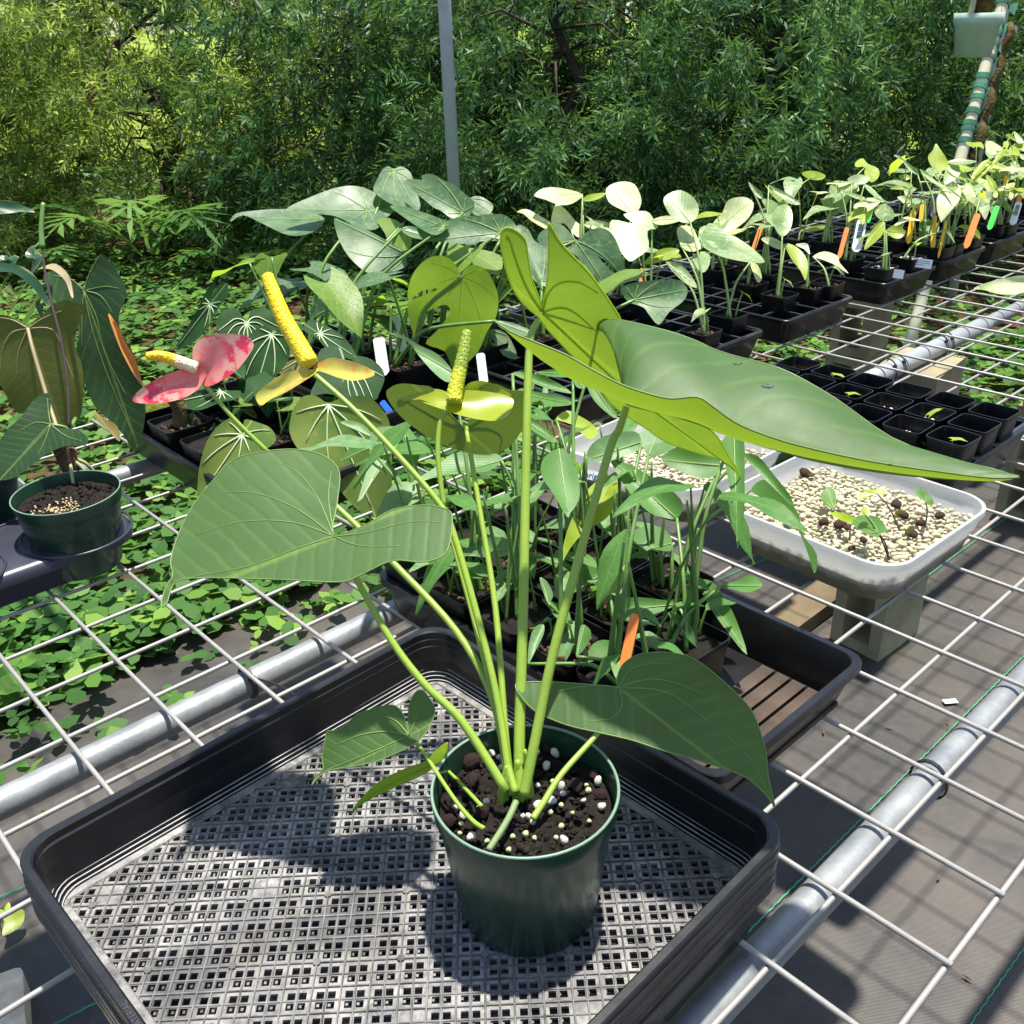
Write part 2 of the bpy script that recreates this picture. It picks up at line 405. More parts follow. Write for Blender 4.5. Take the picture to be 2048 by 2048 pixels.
def weed_mat():
    a0, a1, b0, b1 = -3.2, 3.6, -1.02, 2.6; v = []; nx, ny = 120, 70; r = random.Random(3)
    ed = [r.gauss(0, .02) for _ in range(nx)]
    for j in range(ny):
        for i in range(nx):
            a = a0 + (a1 - a0) * i / (nx - 1); t = j / (ny - 1); b = b0 + (b1 - b0) * t
            wr = math.exp(-((b + .72) / .22) ** 2)
            z = .006 + wr * (.012 * sin(b * 40 + sin(a * 3) * 2) ** 2) + .003 * sin(a * 9 + b * 5) ** 2
            if j == 0: b += ed[i] * 3
            v.append(Vector((a, -b, z)))
    f = [(j * nx + i, (j + 1) * nx + i, (j + 1) * nx + i + 1, j * nx + i + 1) for j in range(ny - 1) for i in range(nx - 1)]
    o = link('weed_mat', mesh('weed_mat', v, f, True), M_mat); o.location = ORG; o.rotation_euler = (0, 0, GA); o['kind'] = 'structure'; return o
wm = weed_mat()
M_thread = plain('green_thread', (.02, .30, .14), .6)
def thread(p, q):
    a, b = at(p, 0), at(q, 0); d = (b - a).normalized(); a = a - d * 1.5; b = b + d * 2.2; a.z = b.z = .0135
    n = int((b - a).length / .012); s_ = Vector((0, 0, 1)).cross(d)
    mb = MB(); mb.tube([a.lerp(b, i / n) + s_ * (.0009 if i % 2 else -.0009) for i in range(n + 1)], .0013, 4, False)
    o = mb.build('green_thread', M_thread); wparent(o, wm)
thread((1533, 1836), (2048, 1318)); thread((1681, 1288), (2048, 1015)); thread((1946, 2048), (2048, 1902)); thread((145, 2042), (190, 2018)); thread((0, 1806), (54, 1782))

# ------------------------------------------------------------ bench
Z0 = BZ + .0027
bench_o = empty('wire_bench', B(1.4, .3, 0), 0, 'galvanised square wire mesh bench top on round pipes holding all the trays', 'bench')
WR = .0027
def e2w(j): return .1018 * j if j <= 4 else .4072 + .0991 * (j - 4)
wa = MB().tube([(0, 0, 0), (0, 1, 0)], WR, 8).build('wire_seed', M_wire, None, True); wa_me = wa.data; bpy.data.objects.remove(wa)
def wire(p, q):
    o = link('wire', wa_me); d = q - p; o.parent = bench_o
    M = Matrix.Translation(p) @ d.to_track_quat('Y', 'Z').to_matrix().to_4x4() @ Matrix.Diagonal((1, d.length, 1, 1))
    o.matrix_local = Matrix.Translation(-bench_o.location) @ M
rw = random.Random(5)
for i in range(-5, 42):
    e = rw.gauss(0, .0012); wire(B(.1010 * i + e, -.62, BZ), B(.1010 * i + e + rw.gauss(0, .001), e2w(11) + .004, BZ))
for j in range(-6, 12):
    wire(B(-.52, e2w(j), BZ - 2 * WR), B(4.18, e2w(j), BZ - 2 * WR))
PZ = BZ - 3 * WR - .0165
def pipe(b, name='pipe', a0=-.6, a1=4.2):
    q = [B(a0 + (a1 - a0) * i / 12, b, PZ) for i in range(13)]
    o = MB().tube(q, .0165, 20).build(name, M_galv, None, True); wparent(o, bench_o); return o
for b in (-.37, .335, .985): pipe(b)
M_pvc = plain('grey_white_pvc', (.27, .285, .30), .45, .5, var=.1)
o = MB().tube([B(1.35, .335, PZ), B(2.25, .335, PZ)], .0205, 20).build('pipe_sleeve', M_pvc, None, True); wparent(o, bench_o)
def tie(a, b, r=.0185, tail=None, w=.0045):
    mb = MB(); n = 20; c = B(a, b, PZ)
    inn = [c + (E2 * cos(t) + Vector((0, 0, 1)) * sin(t) * (1.28 if sin(t) > 0 else 1)) * r for t in [2 * pi * k / n for k in range(n)]]
    out = [c + (E2 * cos(t) + Vector((0, 0, 1)) * sin(t) * (1.28 if sin(t) > 0 else 1)) * (r + .0016) for t in [2 * pi * k / n for k in range(n)]]
    h = E1 * (w / 2)
    mb.loops([[p - h for p in inn], [p - h for p in out], [p + h for p in out], [p + h for p in inn], [p - h for p in inn]])
    mb.box(c + E2 * r * .72 + Vector((0, 0, r * .75)), (.008, .006, .005), Matrix.Rotation(GA, 3, 'Z'))
    if tail:
        t = catmull(tail, 4); mb.tube(t, .0016, 5)
    o = mb.build('cable_tie', M_tie); wparent(o, bench_o)
tie(.205, .335, tail=[B(.21, .35, PZ + .012), B(.225, .39, PZ + .01), B(.235, .45, PZ - .004), B(.24, .475, PZ - .008)])
tie(.62, .985); 
for a in (1.46, 1.53, 1.76, 1.80, 2.0, 2.03): tie(a, .335, .0225, w=.003)
# ------------------------------------------------------------ concrete blocks under the bench
def block_mesh():
    mb = MB(); L, W, H = .19, .14, .375; t = .032
    for y in (-W / 2 + t / 2, W / 2 - t / 2): mb.box((0, y, H / 2), (L, t, H))
    for z in (t / 2, H / 2, H - t / 2): mb.box((0, 0, z), (L - .004, W - 2 * t, t))
    for y in (-1, 1):
        mb.box((0, y * (W / 2 - .012), .0), (L + .02, .02, .04)) if False else None
    me = mesh('concrete_block', mb.v, mb.f); return me
bme = block_mesh(); bme.materials.append(M_conc)
for a, b, w_ in ((1.92, .335, 'below the clear gravel tub'), (2.92, .335, 'under the pipe sleeve'), (3.0, -.37, 'under the rear bench pipe')):
    for k in range(2):
        o = link('concrete_block', bme); o.location = B(a, b, k * .377 + .006 * (k == 0)); o.rotation_euler = (0, 0, GA + (.12 if k else -.05))
        if k: o.location.z = .383
        tag(o, f'mossy hollow concrete block {w_}, {"upper" if k else "lower"} of its pair', 'concrete block', 'concrete blocks holding up the bench')
for (x, y, L, r, lb) in ((1.95, 3.35, 1.5, -.28, 'old timber board lying on the mat behind the black empty pots'), (.95, 2.35, .8, .75, 'short mossy timber board on the mat below the clear tub')):
    o = MB().box((0, 0, 0), (L, .09, .045)).build('timber_board', M_wood); o.location = (x, y, .035); o.rotation_euler = (0, 0, r); tag(o, lb, 'timber board')
M_paver = plain('pale_paver', (.60, .49, .34), .9, .2, var=.3, scale=30, bscale=60, bstr=.7, bdist=.004)
pv = MB().loops([rrect(.15, .15, .012, 0, 3), rrect(.15, .15, .012, .05, 3)], True, True).build('paver', M_paver); pv.location = at((0, 2130), 0) + Vector((-.08, -.06, .008)); pv.rotation_euler = (0, 0, .45)
tag(pv, 'pale sandy paver lying on the black mat beside the tray stack', 'paver')
pc = at((1900, 1405), .01); o = MB().box((0, 0, 0), (.034, .016, .0008)).build('paper_tag', M_white); o.location = pc + Vector((0, 0, .004)); o.rotation_euler = (0, .03, .1); tag(o, 'small white paper tag lying on the black mat under the bench', 'tag')
# ------------------------------------------------------------ ground cover and background planting
def foliage_mat(name, dark, mid, light, trans, tw=.4, rough=.45):
    s = N(name); a = s.n('ShaderNodeAttribute', attribute_name='rnd')
    c = s.ramp(a.outputs['Fac'], (0, dark), (.55, mid), (1, light))
    b = s.bsdf(c, rough, 0, .2); t = s.n('ShaderNodeBsdfTranslucent'); s.l(s.mix(.5, c, trans), t.inputs[0])
    ms = s.n('ShaderNodeMixShader'); ms.inputs[0].default_value = tw; s.l(b, ms.inputs[1]); s.l(t.outputs[0], ms.inputs[2]); return s.done(ms.outputs[0])
M_fol = foliage_mat('podocarpus_leaf', (.006, .024, .010), (.032, .100, .034), (.14, .27, .09), (.24, .42, .06), .30)  # dark tone deepened: shadow inside the hedge is put into the leaf colour
M_folY = foliage_mat('sunny_podocarpus_leaf', (.008, .028, .008), (.062, .140, .024), (.46, .56, .13), (.50, .64, .10), .42)  # sunlit copy of the hedge leaf: sun patches put into the light tone
M_cover = foliage_mat('ground_cover_leaf', (.030, .085, .020), (.060, .16, .030), (.19, .33, .05), (.34, .5, .08), .35, .55)
M_fern = foliage_mat('fern_leaf', (.040, .11, .022), (.080, .19, .035), (.17, .30, .08), (.3, .5, .09), .38, .4)
M_dead = foliage_mat('dead_leaf', (.06, .030, .015), (.14, .075, .04), (.26, .16, .09), (.25, .15, .08), .25, .8)
M_bark = plain('dark_bark', (.055, .042, .030), .9, .2, var=.4, scale=30, bscale=60, bstr=1, bdist=.01)
def quads(name, V, per, rnd, m, faces=None):
    "V: (n, per, 3) polygons"
    n = V.shape[0]; me = bpy.data.meshes.new(name)
    me.vertices.add(n * per); me.vertices.foreach_set('co', V.reshape(-1).astype(np.float32))
    me.loops.add(n * per); me.loops.foreach_set('vertex_index', np.arange(n * per, dtype=np.int32))
    me.polygons.add(n); me.polygons.foreach_set('loop_start', np.arange(0, n * per, per, dtype=np.int32))
    me.polygons.foreach_set('loop_total', np.full(n, per, np.int32)); me.update()
    at_ = me.attributes.new('rnd', 'FLOAT', 'POINT'); at_.data.foreach_set('value', np.repeat(rnd, per).astype(np.float32))
    return link(name, me, m)
def unit(a): return a / (np.linalg.norm(a, axis=-1, keepdims=True) + 1e-9)
def needles(P, A, Ln, m_leaf, rng, llen=(.045, .075), lw=.0042, spread=.75, tone=None):
    "sprigs: P base points, A axes, Ln lengths -> leaf quads"
    n = len(P); t = (np.arange(m_leaf) + .5) / m_leaf
    ref = unit(np.cross(A, rng.normal(size=A.shape))); bi = np.cross(A, ref)
    ang = (np.arange(m_leaf) * 2.4)[None, :] + rng.uniform(0, 6.3, (n, 1)) + rng.normal(0, .3, (n, m_leaf))
    drop = np.zeros((n, m_leaf, 3)); drop[..., 2] = -(t ** 2)[None, :] * Ln[:, None] * .25
    base = P[:, None] + A[:, None] * (Ln[:, None] * (t[None] ** .8))[..., None] + drop
    perp = ref[:, None] * np.cos(ang)[..., None] + bi[:, None] * np.sin(ang)[..., None]
    d = unit(A[:, None] * (.55 + .35 * t[None, :, None]) + perp * spread + rng.normal(0, .12, (n, m_leaf, 3)) + np.array([0, 0, -.12]))
    L = rng.uniform(*llen, (n, m_leaf)) * (1 - .25 * t[None])
    side = unit(np.cross(d, A[:, None] + rng.normal(0, .5, (n, m_leaf, 3))))
    mid = base + d * (L * .5)[..., None]; tip = base + d * L[..., None]; tip[..., 2] -= L * .08
    V = np.stack([base, mid + side * lw, tip, mid - side * lw], 2).reshape(-1, 4, 3)
    tn = (tone if tone is not None else rng.uniform(.1, .7, n))
    r = np.clip(np.repeat(tn, m_leaf) + rng.normal(0, .14, n * m_leaf), 0, 1)
    return V, r
def conifer(x, y, h, R, nlow, nup, m, label, lo=.12, group='podocarpus trees behind the bench', dead=0, tone0=.0, holes=()):
    rng = np.random.default_rng(int(abs(x * 91 + y * 37) * 10) + 3); t = empty('podocarpus_tree', (x, y, 0), 0, label, 'tree', group)
    mb = MB(); rr = random.Random(int(x * 10))
    tr = [Vector((rr.gauss(0, .03) * i, rr.gauss(0, .03) * i, h * .92 * i / 7)) for i in range(8)]
    mb.tube(tr, [.06 * (1 - .8 * i / 7) for i in range(8)], 10)
    C, W = [], []
    ncl = 150
    for k in range(ncl):
        z = lo + (h - lo) * (k + .5) / ncl if k % 3 == 0 else lo + (1.75 - lo) * rr.random(); a = rr.uniform(0, 6.283)
        prof = 1 if z < 2.2 else max(.15, 1 - (z - 2.2) / (h - 2.1)); r_ = R * prof * (rr.uniform(.7, 1.08) if k % 4 else rr.uniform(.3, .7))
        C.append((r_ * cos(a), r_ * sin(a), z)); b = Vector(C[-1]); s_ = Vector((0, 0, max(.15, z + rr.uniform(-.1, .35))))
        if s_.z > h * .9: s_.z = h * .9
        if k % 4 == 0: mb.tube([s_, s_.lerp(b, .5) + Vector((0, 0, .12)), b], [.014, .009, .003], 5, False)
    o = mb.build('trunk', M_bark, t, True)
    C = np.array(C); low = C[:, 2] < 1.9
    def grow(cs, n, sg, nl, llen, lw, Lr):
        i = rng.integers(0, len(cs), n); P = cs[i] + rng.normal(0, 1, (n, 3)) * np.array([sg, sg, sg * .62])
        P[:, 2] = np.maximum(P[:, 2], .06)
        out = unit(P * np.array([1, 1, 0]) + 1e-6); A = unit(out * .8 + rng.normal(0, .5, (n, 3)) + np.array([0, 0, -.25]))
        cl = rng.uniform(.0, 1.0, len(cs)) ** (1.5 if m is M_folY else 1.3); tone = np.clip(cl[i] * .8 + rng.uniform(0, .25, n) + tone0, 0, 1)
        return needles(P, A, rng.uniform(*Lr, n), nl, rng, llen, lw, tone=tone)
    V1, r1 = grow(C[low], nlow, .105, 22, (.06, .115), .0072, (.16, .30))
    V2, r2 = grow(C[~low], nup, .30, 14, (.09, .15), .012, (.25, .5))
    quads('crown', np.concatenate([V1, V2]), 4, np.concatenate([r1, r2]), m).parent = t
    if dead:
        i = rng.integers(0, low.sum(), dead); cs = C[low][i]; n = dead * 14
        P = np.repeat(cs, 14, 0) + rng.normal(0, .05, (n, 3)); A = unit(rng.normal(0, .25, (n, 3)) + np.array([0, 0, -1.])); V, r = needles(P, A, rng.uniform(.12, .25, n), 22, rng, (.04, .07), .004, .4)
        quads('dead_foliage', V, 4, r, M_dead).parent = t
    return t
TREES = [(-4.0, 7.4, 2.1, 1.1, 'loose yellow green podocarpus tree at the end of the hedge row'), (-2.5, 7.5, 2.1, 1.0, 'yellow green podocarpus with dead brown tufts beside the loose end tree'),
         (-1.1, 7.3, 2.3, 1.0, 'podocarpus tree growing behind the sunlit fern clump'), (.35, 6.7, 2.8, 1.15, 'dense podocarpus tree just right of the grey steel post'),
         (1.65, 6.5, 2.8, 1.2, 'dense dark podocarpus tree behind the pale variegated seedlings'), (3.0, 6.8, 2.8, 1.2, 'podocarpus tree with one hanging grey dead tuft'),
         (4.4, 7.0, 2.8, 1.2, 'podocarpus tree behind the green hanging pot'), (5.8, 7.3, 2.8, 1.3, 'podocarpus tree behind the leaning white pole'), (-5.7, 8.0, 2.1, 1.2, 'podocarpus tree past the loose yellow green one'), (1.0, 7.9, 2.8, 1.1, 'podocarpus tree filling in behind the dense pair right of the post')]
for k, (x, y, h, R, lb) in enumerate(TREES):
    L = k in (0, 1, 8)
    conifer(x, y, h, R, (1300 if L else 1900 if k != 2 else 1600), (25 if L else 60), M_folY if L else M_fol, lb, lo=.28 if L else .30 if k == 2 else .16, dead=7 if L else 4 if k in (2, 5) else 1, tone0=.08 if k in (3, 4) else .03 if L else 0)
def far_tree(x, y, h, R, label):
    rng = np.random.default_rng(int(abs(x) * 7 + y)); t = empty('broadleaf_tree', (x, y, 0), 0, label, 'tree', 'trees across the lawn')
    MB().tube([(0, 0, 0), (.1, 0, h * .4), (0, .1, h * .8)], [.25, .18, .08], 8).build('trunk', M_bark, t, True)
    c = unit(rng.normal(size=(60, 3))) * rng.uniform(.4, 1, (60, 1)) * np.array([R, R, h * .42]) + np.array([0, 0, h * .58]); n = 9000
    P = c[rng.integers(0, 60, n)] + rng.normal(0, .4, (n, 3)); P[:, 2] = np.maximum(P[:, 2], .25); a = unit(rng.normal(size=(n, 3))); b = unit(np.cross(a, rng.normal(size=(n, 3)))); s_ = rng.uniform(.1, .2, (n, 1))
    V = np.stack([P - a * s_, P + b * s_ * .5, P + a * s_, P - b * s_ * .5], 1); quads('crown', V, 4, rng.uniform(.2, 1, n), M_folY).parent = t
for x, y, h, R, lb in ((-9, 24, 7, 3.2, 'round sunlit tree on the lawn beyond the yellow green podocarpus'), (-1.5, 27, 7, 3.4, 'round sunlit tree on the lawn seen through the hedge by the post'), (6, 26, 7, 3.4, 'round sunlit tree on the lawn behind the dense dark podocarpus'), (13, 24, 7, 3.2, 'round sunlit tree on the lawn beyond the leaning white pole'), (-16, 27, 7, 3.4, 'round sunlit tree standing farthest along the lawn')):
    far_tree(x, y, h, R, lb)
# ferns
def fern(P, n, L, label, seed, up=.75):
    rr = random.Random(seed); t = empty('fern', P, 0, label, 'fern', 'ferns under the hedge'); rng = np.random.default_rng(seed)
    for k in range(n):
        a = 2 * pi * k / n + rr.uniform(-.3, .3); l = L * rr.uniform(.7, 1.1); out = Vector((cos(a), sin(a), 0)); e = rr.uniform(up * 1.0, up * 2.0)
        pts = [out * (l * .85 * s) + Vector((0, 0, l * (e * s - e * .62 * s * s * 1.1))) for s in [i / 9 for i in range(10)]]
        side = out.cross(Vector((0, 0, 1))); V = []
        for i in range(2, 10):
            p = pts[i]; d = (pts[min(9, i + 1)] - pts[i - 1]).normalized(); wl = l * .30 * sin(pi * (.16 + .80 * i / 10)) + .02
            if i == 9: V.append([p - side * .016, p + d * l * .07 + side * .017, p + d * l * .22, p + d * l * .07 - side * .017]); continue
            for sg in (-1, 1):
                q = (side * sg * .85 + d * .6).normalized(); V.append([p - d * .022, p + q * wl * .45 - d * .026, p + q * wl + Vector((0, 0, -.02)), p + q * wl * .5 + d * .032])
        for i in range(1, 9): p, q = pts[i], pts[i + 1]; V.append([p - side * .012, q - side * .012, q + side * .012, p + side * .012])
        V = np.array([[tuple(c) for c in q] for q in V]); r = np.full(len(V), rr.uniform(.1, .9))
        quads('frond', V, 4, r, M_fern).parent = t
FERNS = [((310, 545), 8, .85, 'large lobed fern in the sun under the yellow green hedge end', .95), ((165, 500), 9, .8, 'bright sunlit lobed fern beside the striped strap plant', .7), ((420, 520), 7, .75, 'shaded lobed fern beside the large sunlit fern', .8), ((505, 560), 5, .42, 'small lobed fern by the orange leaf litter', .8),
         ((30, 480), 7, .6, 'lobed fern among the striped strap leaves', .9), ((980, 400), 7, .7, 'dark lobed fern behind the grey steel post', .9), ((1080, 410), 6, .6, 'dark lobed fern behind the large mottled leaves', .9), ((650, 420), 7, .6, 'pale sunlit fern behind the mottled leaves', .7),
         ((1690, 345), 6, .6, 'small fern under the hedge behind the coloured labels', .8), ((1530, 360), 6, .6, 'small fern under the dense dark hedge', .8), ((80, 560), 6, .4, 'low fern over the sunlit ground cover', .7)]
for k, (p, n, L, lb, up) in enumerate(FERNS): fern(at(p, 0), n, L * 1.35, lb, 40 + k, up)
# ground cover
def cover():
    rng = np.random.default_rng(11); P = []
    def add(n, a, b, fn=None):
        q = np.stack([rng.uniform(*a, n), rng.uniform(*b, n)], 1)
        P.append(np.array([tuple(B(u, v, 0))[:2] for u, v in q]))
    add(2600, (-.6, 2.2), (-1.6, -.93)); add(110, (-.6, 1.5), (-.95, -.62)); add(9000, (-.8, 4.5), (-4.6, -1.5)); add(1500, (2.6, 4.6), (-1.6, .1)); add(2500, (4.2, 7.5), (-2.5, 1.5)); add(7000, (-1.5, 6), (-6.8, -4.4))
    P = np.concatenate(P); dens = np.sin(P[:, 0] * 5.1 + 1) * np.sin(P[:, 1] * 4.3) + rng.normal(0, .5, len(P)); P = P[dens > -.75]; n0 = len(P)
    P3 = np.concatenate([P, rng.uniform(.02, .11, (n0, 1))], 1)
    # three leaflets each
    a0 = rng.uniform(0, 6.28, n0); V = []; R = []; tone = np.clip(rng.normal(.5, .25, n0), 0, 1)
    for k in range(3):
        a = a0 + k * 2.1 + rng.normal(0, .2, n0); d = np.stack([np.cos(a), np.sin(a), rng.normal(0, .25, n0)], 1); d = unit(d); sd_ = unit(np.cross(d, np.array([0, 0, 1.]) + rng.normal(0, .25, (n0, 3))))
        s_ = (rng.uniform(.013, .036, n0) if k == 0 else s0 * rng.uniform(.85, 1.1, n0))[:, None]; s0 = s_[:, 0]; c = P3
        V.append(np.stack([c, c + d * s_ * .5 + sd_ * s_ * .62, c + d * s_ * 1.3 + sd_ * s_ * .60, c + d * s_ * 2.0, c + d * s_ * 1.3 - sd_ * s_ * .60, c + d * s_ * .5 - sd_ * s_ * .62], 1)); R.append(np.clip(tone + rng.normal(0, .1, n0), 0, 1))
    o = quads('ground_cover', np.concatenate(V), 6, np.concatenate(R), M_cover); tag(o, 'low green three leaved ground cover spreading past the mat edge', 'ground cover', kind='stuff')
    n = 5000; q = np.stack([rng.uniform(-5, 7, n), rng.uniform(4.5, 11, n), rng.uniform(.01, .04, n)], 1); a = rng.uniform(0, 6.28, n); d = np.stack([np.cos(a), np.sin(a), rng.normal(0, .3, n)], 1); sd_ = np.stack([-d[:, 1], d[:, 0], rng.normal(0, .3, n)], 1)
    V = np.stack([q - d * .04, q + sd_ * .014, q + d * .04, q - sd_ * .014], 1); o = quads('leaf_litter', V, 4, rng.uniform(.2, 1, n), M_dead); tag(o, 'dry brown leaf litter under the hedge', 'leaf litter', kind='stuff')
    m = 160; q = np.array([tuple(B(rng.uniform(-.5, 2.6), rng.uniform(-.9, 1.7), .016)) for _ in range(m)]); a = rng.uniform(0, 6.28, m); d = np.stack([np.cos(a), np.sin(a), rng.normal(0, .1, m)], 1); sd_ = np.stack([-d[:, 1], d[:, 0], rng.normal(0, .1, m)], 1); s_ = rng.uniform(.4, 1, (m, 1))
    V = np.stack([q - d * .012 * s_, q + sd_ * .003, q + d * .012 * s_, q - sd_ * .003], 1); o = quads('mat_debris', V, 4, rng.uniform(.3, 1, m), M_dead); tag(o, 'bits of dry leaf and bark scattered on the black mat', 'leaf litter', kind='stuff')
cover()
# posts
M_post = plain('galvanised_post', (.36, .375, .385), .5, .5, metal=.15, var=.12, scale=20)
def post(px, py, dep, r, name, label, m, lean=0):
    b = adep((px, py), dep); o = MB().tube([(0, 0, 0), (lean, 0, 2.9)], r, 20).build(name, m, None, True); o.location = (b.x - lean * b.z / 2.9, b.y, 0); tag(o, label, 'post'); return o
post(899, 200, 4.3, .0285, 'steel_post', 'tall grey galvanised steel post in front of the hedge', M_post)
post(1975, 200, 4.75, .024, 'steel_post', 'thin grey steel pipe standing beside the leaning white pole', M_post)
M_moss = plain('mossy_root', (.10, .075, .03), .9, .1, var=.5, scale=40, bscale=90, bstr=1, bdist=.01)
def pole():
    t = empty('leaning_pole', (0, 0, 0), 0, 'leaning cream pole tied with torn strips of green tape', 'pole'); mp = plain('cream_bamboo', (.62, .58, .40), .5, var=.12); mt = plain('green_tape', (.05, .22, .12), .55, var=.5)
    a = adep(Z3(1560, 930), 4.3); b = adep(Z3(1815, 0), 4.25); d = b - a; a2 = a - d * (a.z / d.z); b2 = a + d * 2.6
    n = 10; r = .025; MB().tube([a2.lerp(b2, i / n) for i in range(n + 1)], r, 16).build('pole', mp, t, True)
    dn = d.normalized(); q = dn.orthogonal().normalized(); q2 = dn.cross(q); rr = random.Random(4)
    for zy in (25, 140, 195, 255, 335, 440, 505, 560, 650, 715, 755, 815):
        c = a + d * ((930 - zy) / 930); mb = MB(); hh = rr.uniform(.006, .012); tl = rr.uniform(-.25, .25)
        ring = lambda s, rad: [c + (q * cos(k * pi / 8) + q2 * sin(k * pi / 8)) * rad + dn * (s + tl * r * cos(k * pi / 8)) for k in range(16)]
        mb.loops([ring(-hh, r + .002), ring(-hh, r + .006), ring(hh, r + .007), ring(hh, r + .002)])
        if rr.random() < .6:
            e = c + RT * (r + .004); mb.add([e, e + RT * .04 + dn * .01, e + RT * .035 - dn * .05, e - dn * .02], [(0, 1, 2, 3)])
        mb.build('tape_strip', mt, t)
    m2 = [a + RT * .062 + d * s + FW * .03 * sin(s * 30) for s in [i / 14 for i in range(13)]]
    MB().tube(m2, [.016 + .008 * rr.random() for _ in m2], 7).build('climbing_root', M_moss, t, True)
pole()
def hanging_pot():
    c = adep(Z3(1655, 190), 4.05); t = empty('hanging_pot', (c.x, c.y, c.z - .09), 0, 'pale green plastic pot hung beside the leaning pole', 'pot'); m = plain('pale_green_plastic', (.36, .48, .38), .5, var=.12)
    h, R = .165, .098
    MB().loops([circ(.072, 0, 32), circ(.088, h * .72, 32), circ(.094, h * .74, 32), circ(R, h, 32), circ(R - .004, h, 32), circ(.085, h * .7, 32)], True).build('pot', m, t, True)
    MB().loops([circ(.086, h * .86, 24), circ(.05, h * .95, 24), circ(.02, h * .97, 24)], False, True).build('potting_mix', M_moss, t, True)
    MB().tube([(.01, 0, h * .9), (.02, .01, h + .2), (.0, 0, h + .5)], [.038, .036, .03], 9).build('mossy_stem', M_moss, t, True)
    MB().tube([(-.045, -.02, h * .9), (-.04, -.02, h + .1), (-.02, -.02, h + .5)], [.012, .011, .01], 8).build('pale_stem', plain('pale_stem', (.45, .46, .30), .5), t, True)
    MB().tube([(.09, 0, h), (.06, 0, h + .35), (.03, 0, h + .9)], .0012, 4).build('hanger_wire', M_post, t)
hanging_pot()
# ------------------------------------------------------------ stack of square lattice trays
def _trayfloor():
    s = N('dusty_tray_plastic'); a = s.noise(28, 8, rough=.7); b = s.noise(9, 5)
    gr_ = s.noise(75, 7, rough=.75); c = s.mix(s.ramp(a, (.36, 0), (.62, 1)), (.075, .075, .078), (.29, .282, .268)); c = s.mix(s.ramp(gr_, (.50, 0), (.64, .8)), c, (.05, .048, .047)); c = s.mix(s.ramp(s.noise(48, 6, rough=.7), (.58, 0), (.68, .7)), c, (.36, .35, .33)); c = s.mix(s.ramp(b, (.5, 0), (.7, .55)), c, (.25, .225, .185))
    w_ = s.ramp(s.noise(7, 5), (.57, 0), (.64, .8)); c = s.mix(w_, c, (.03, .031, .035))
    return s.done(s.bsdf(c, .6, 0, .35, bump=s.noise(170, 6), bstr=.5, bdist=.0012))
M_tfloor = _trayfloor()
M_twall = (lambda s: s.done(s.bsdf(s.mix(s.ramp(s.noise(7, 6, rough=.65), (.4, 0), (.75, 1)), (.004, .004, .0055), (.011, .011, .013)), s.math('ADD', s.math('MULTIPLY', s.noise(50, 6), .3), .24), 0, .5, bump=s.noise(220, 4), bstr=.1, bdist=.001)))(N('black_tray_wall'))
M_trim = plain('pale_step_edge', (.36, .36, .37), .5, .5, var=.4, scale=40, dust=.2)
TZ = .905; TH = .0625
tA, tB = .225, .219
tc = B(.1155, .7735, 0); trot = GA + .03
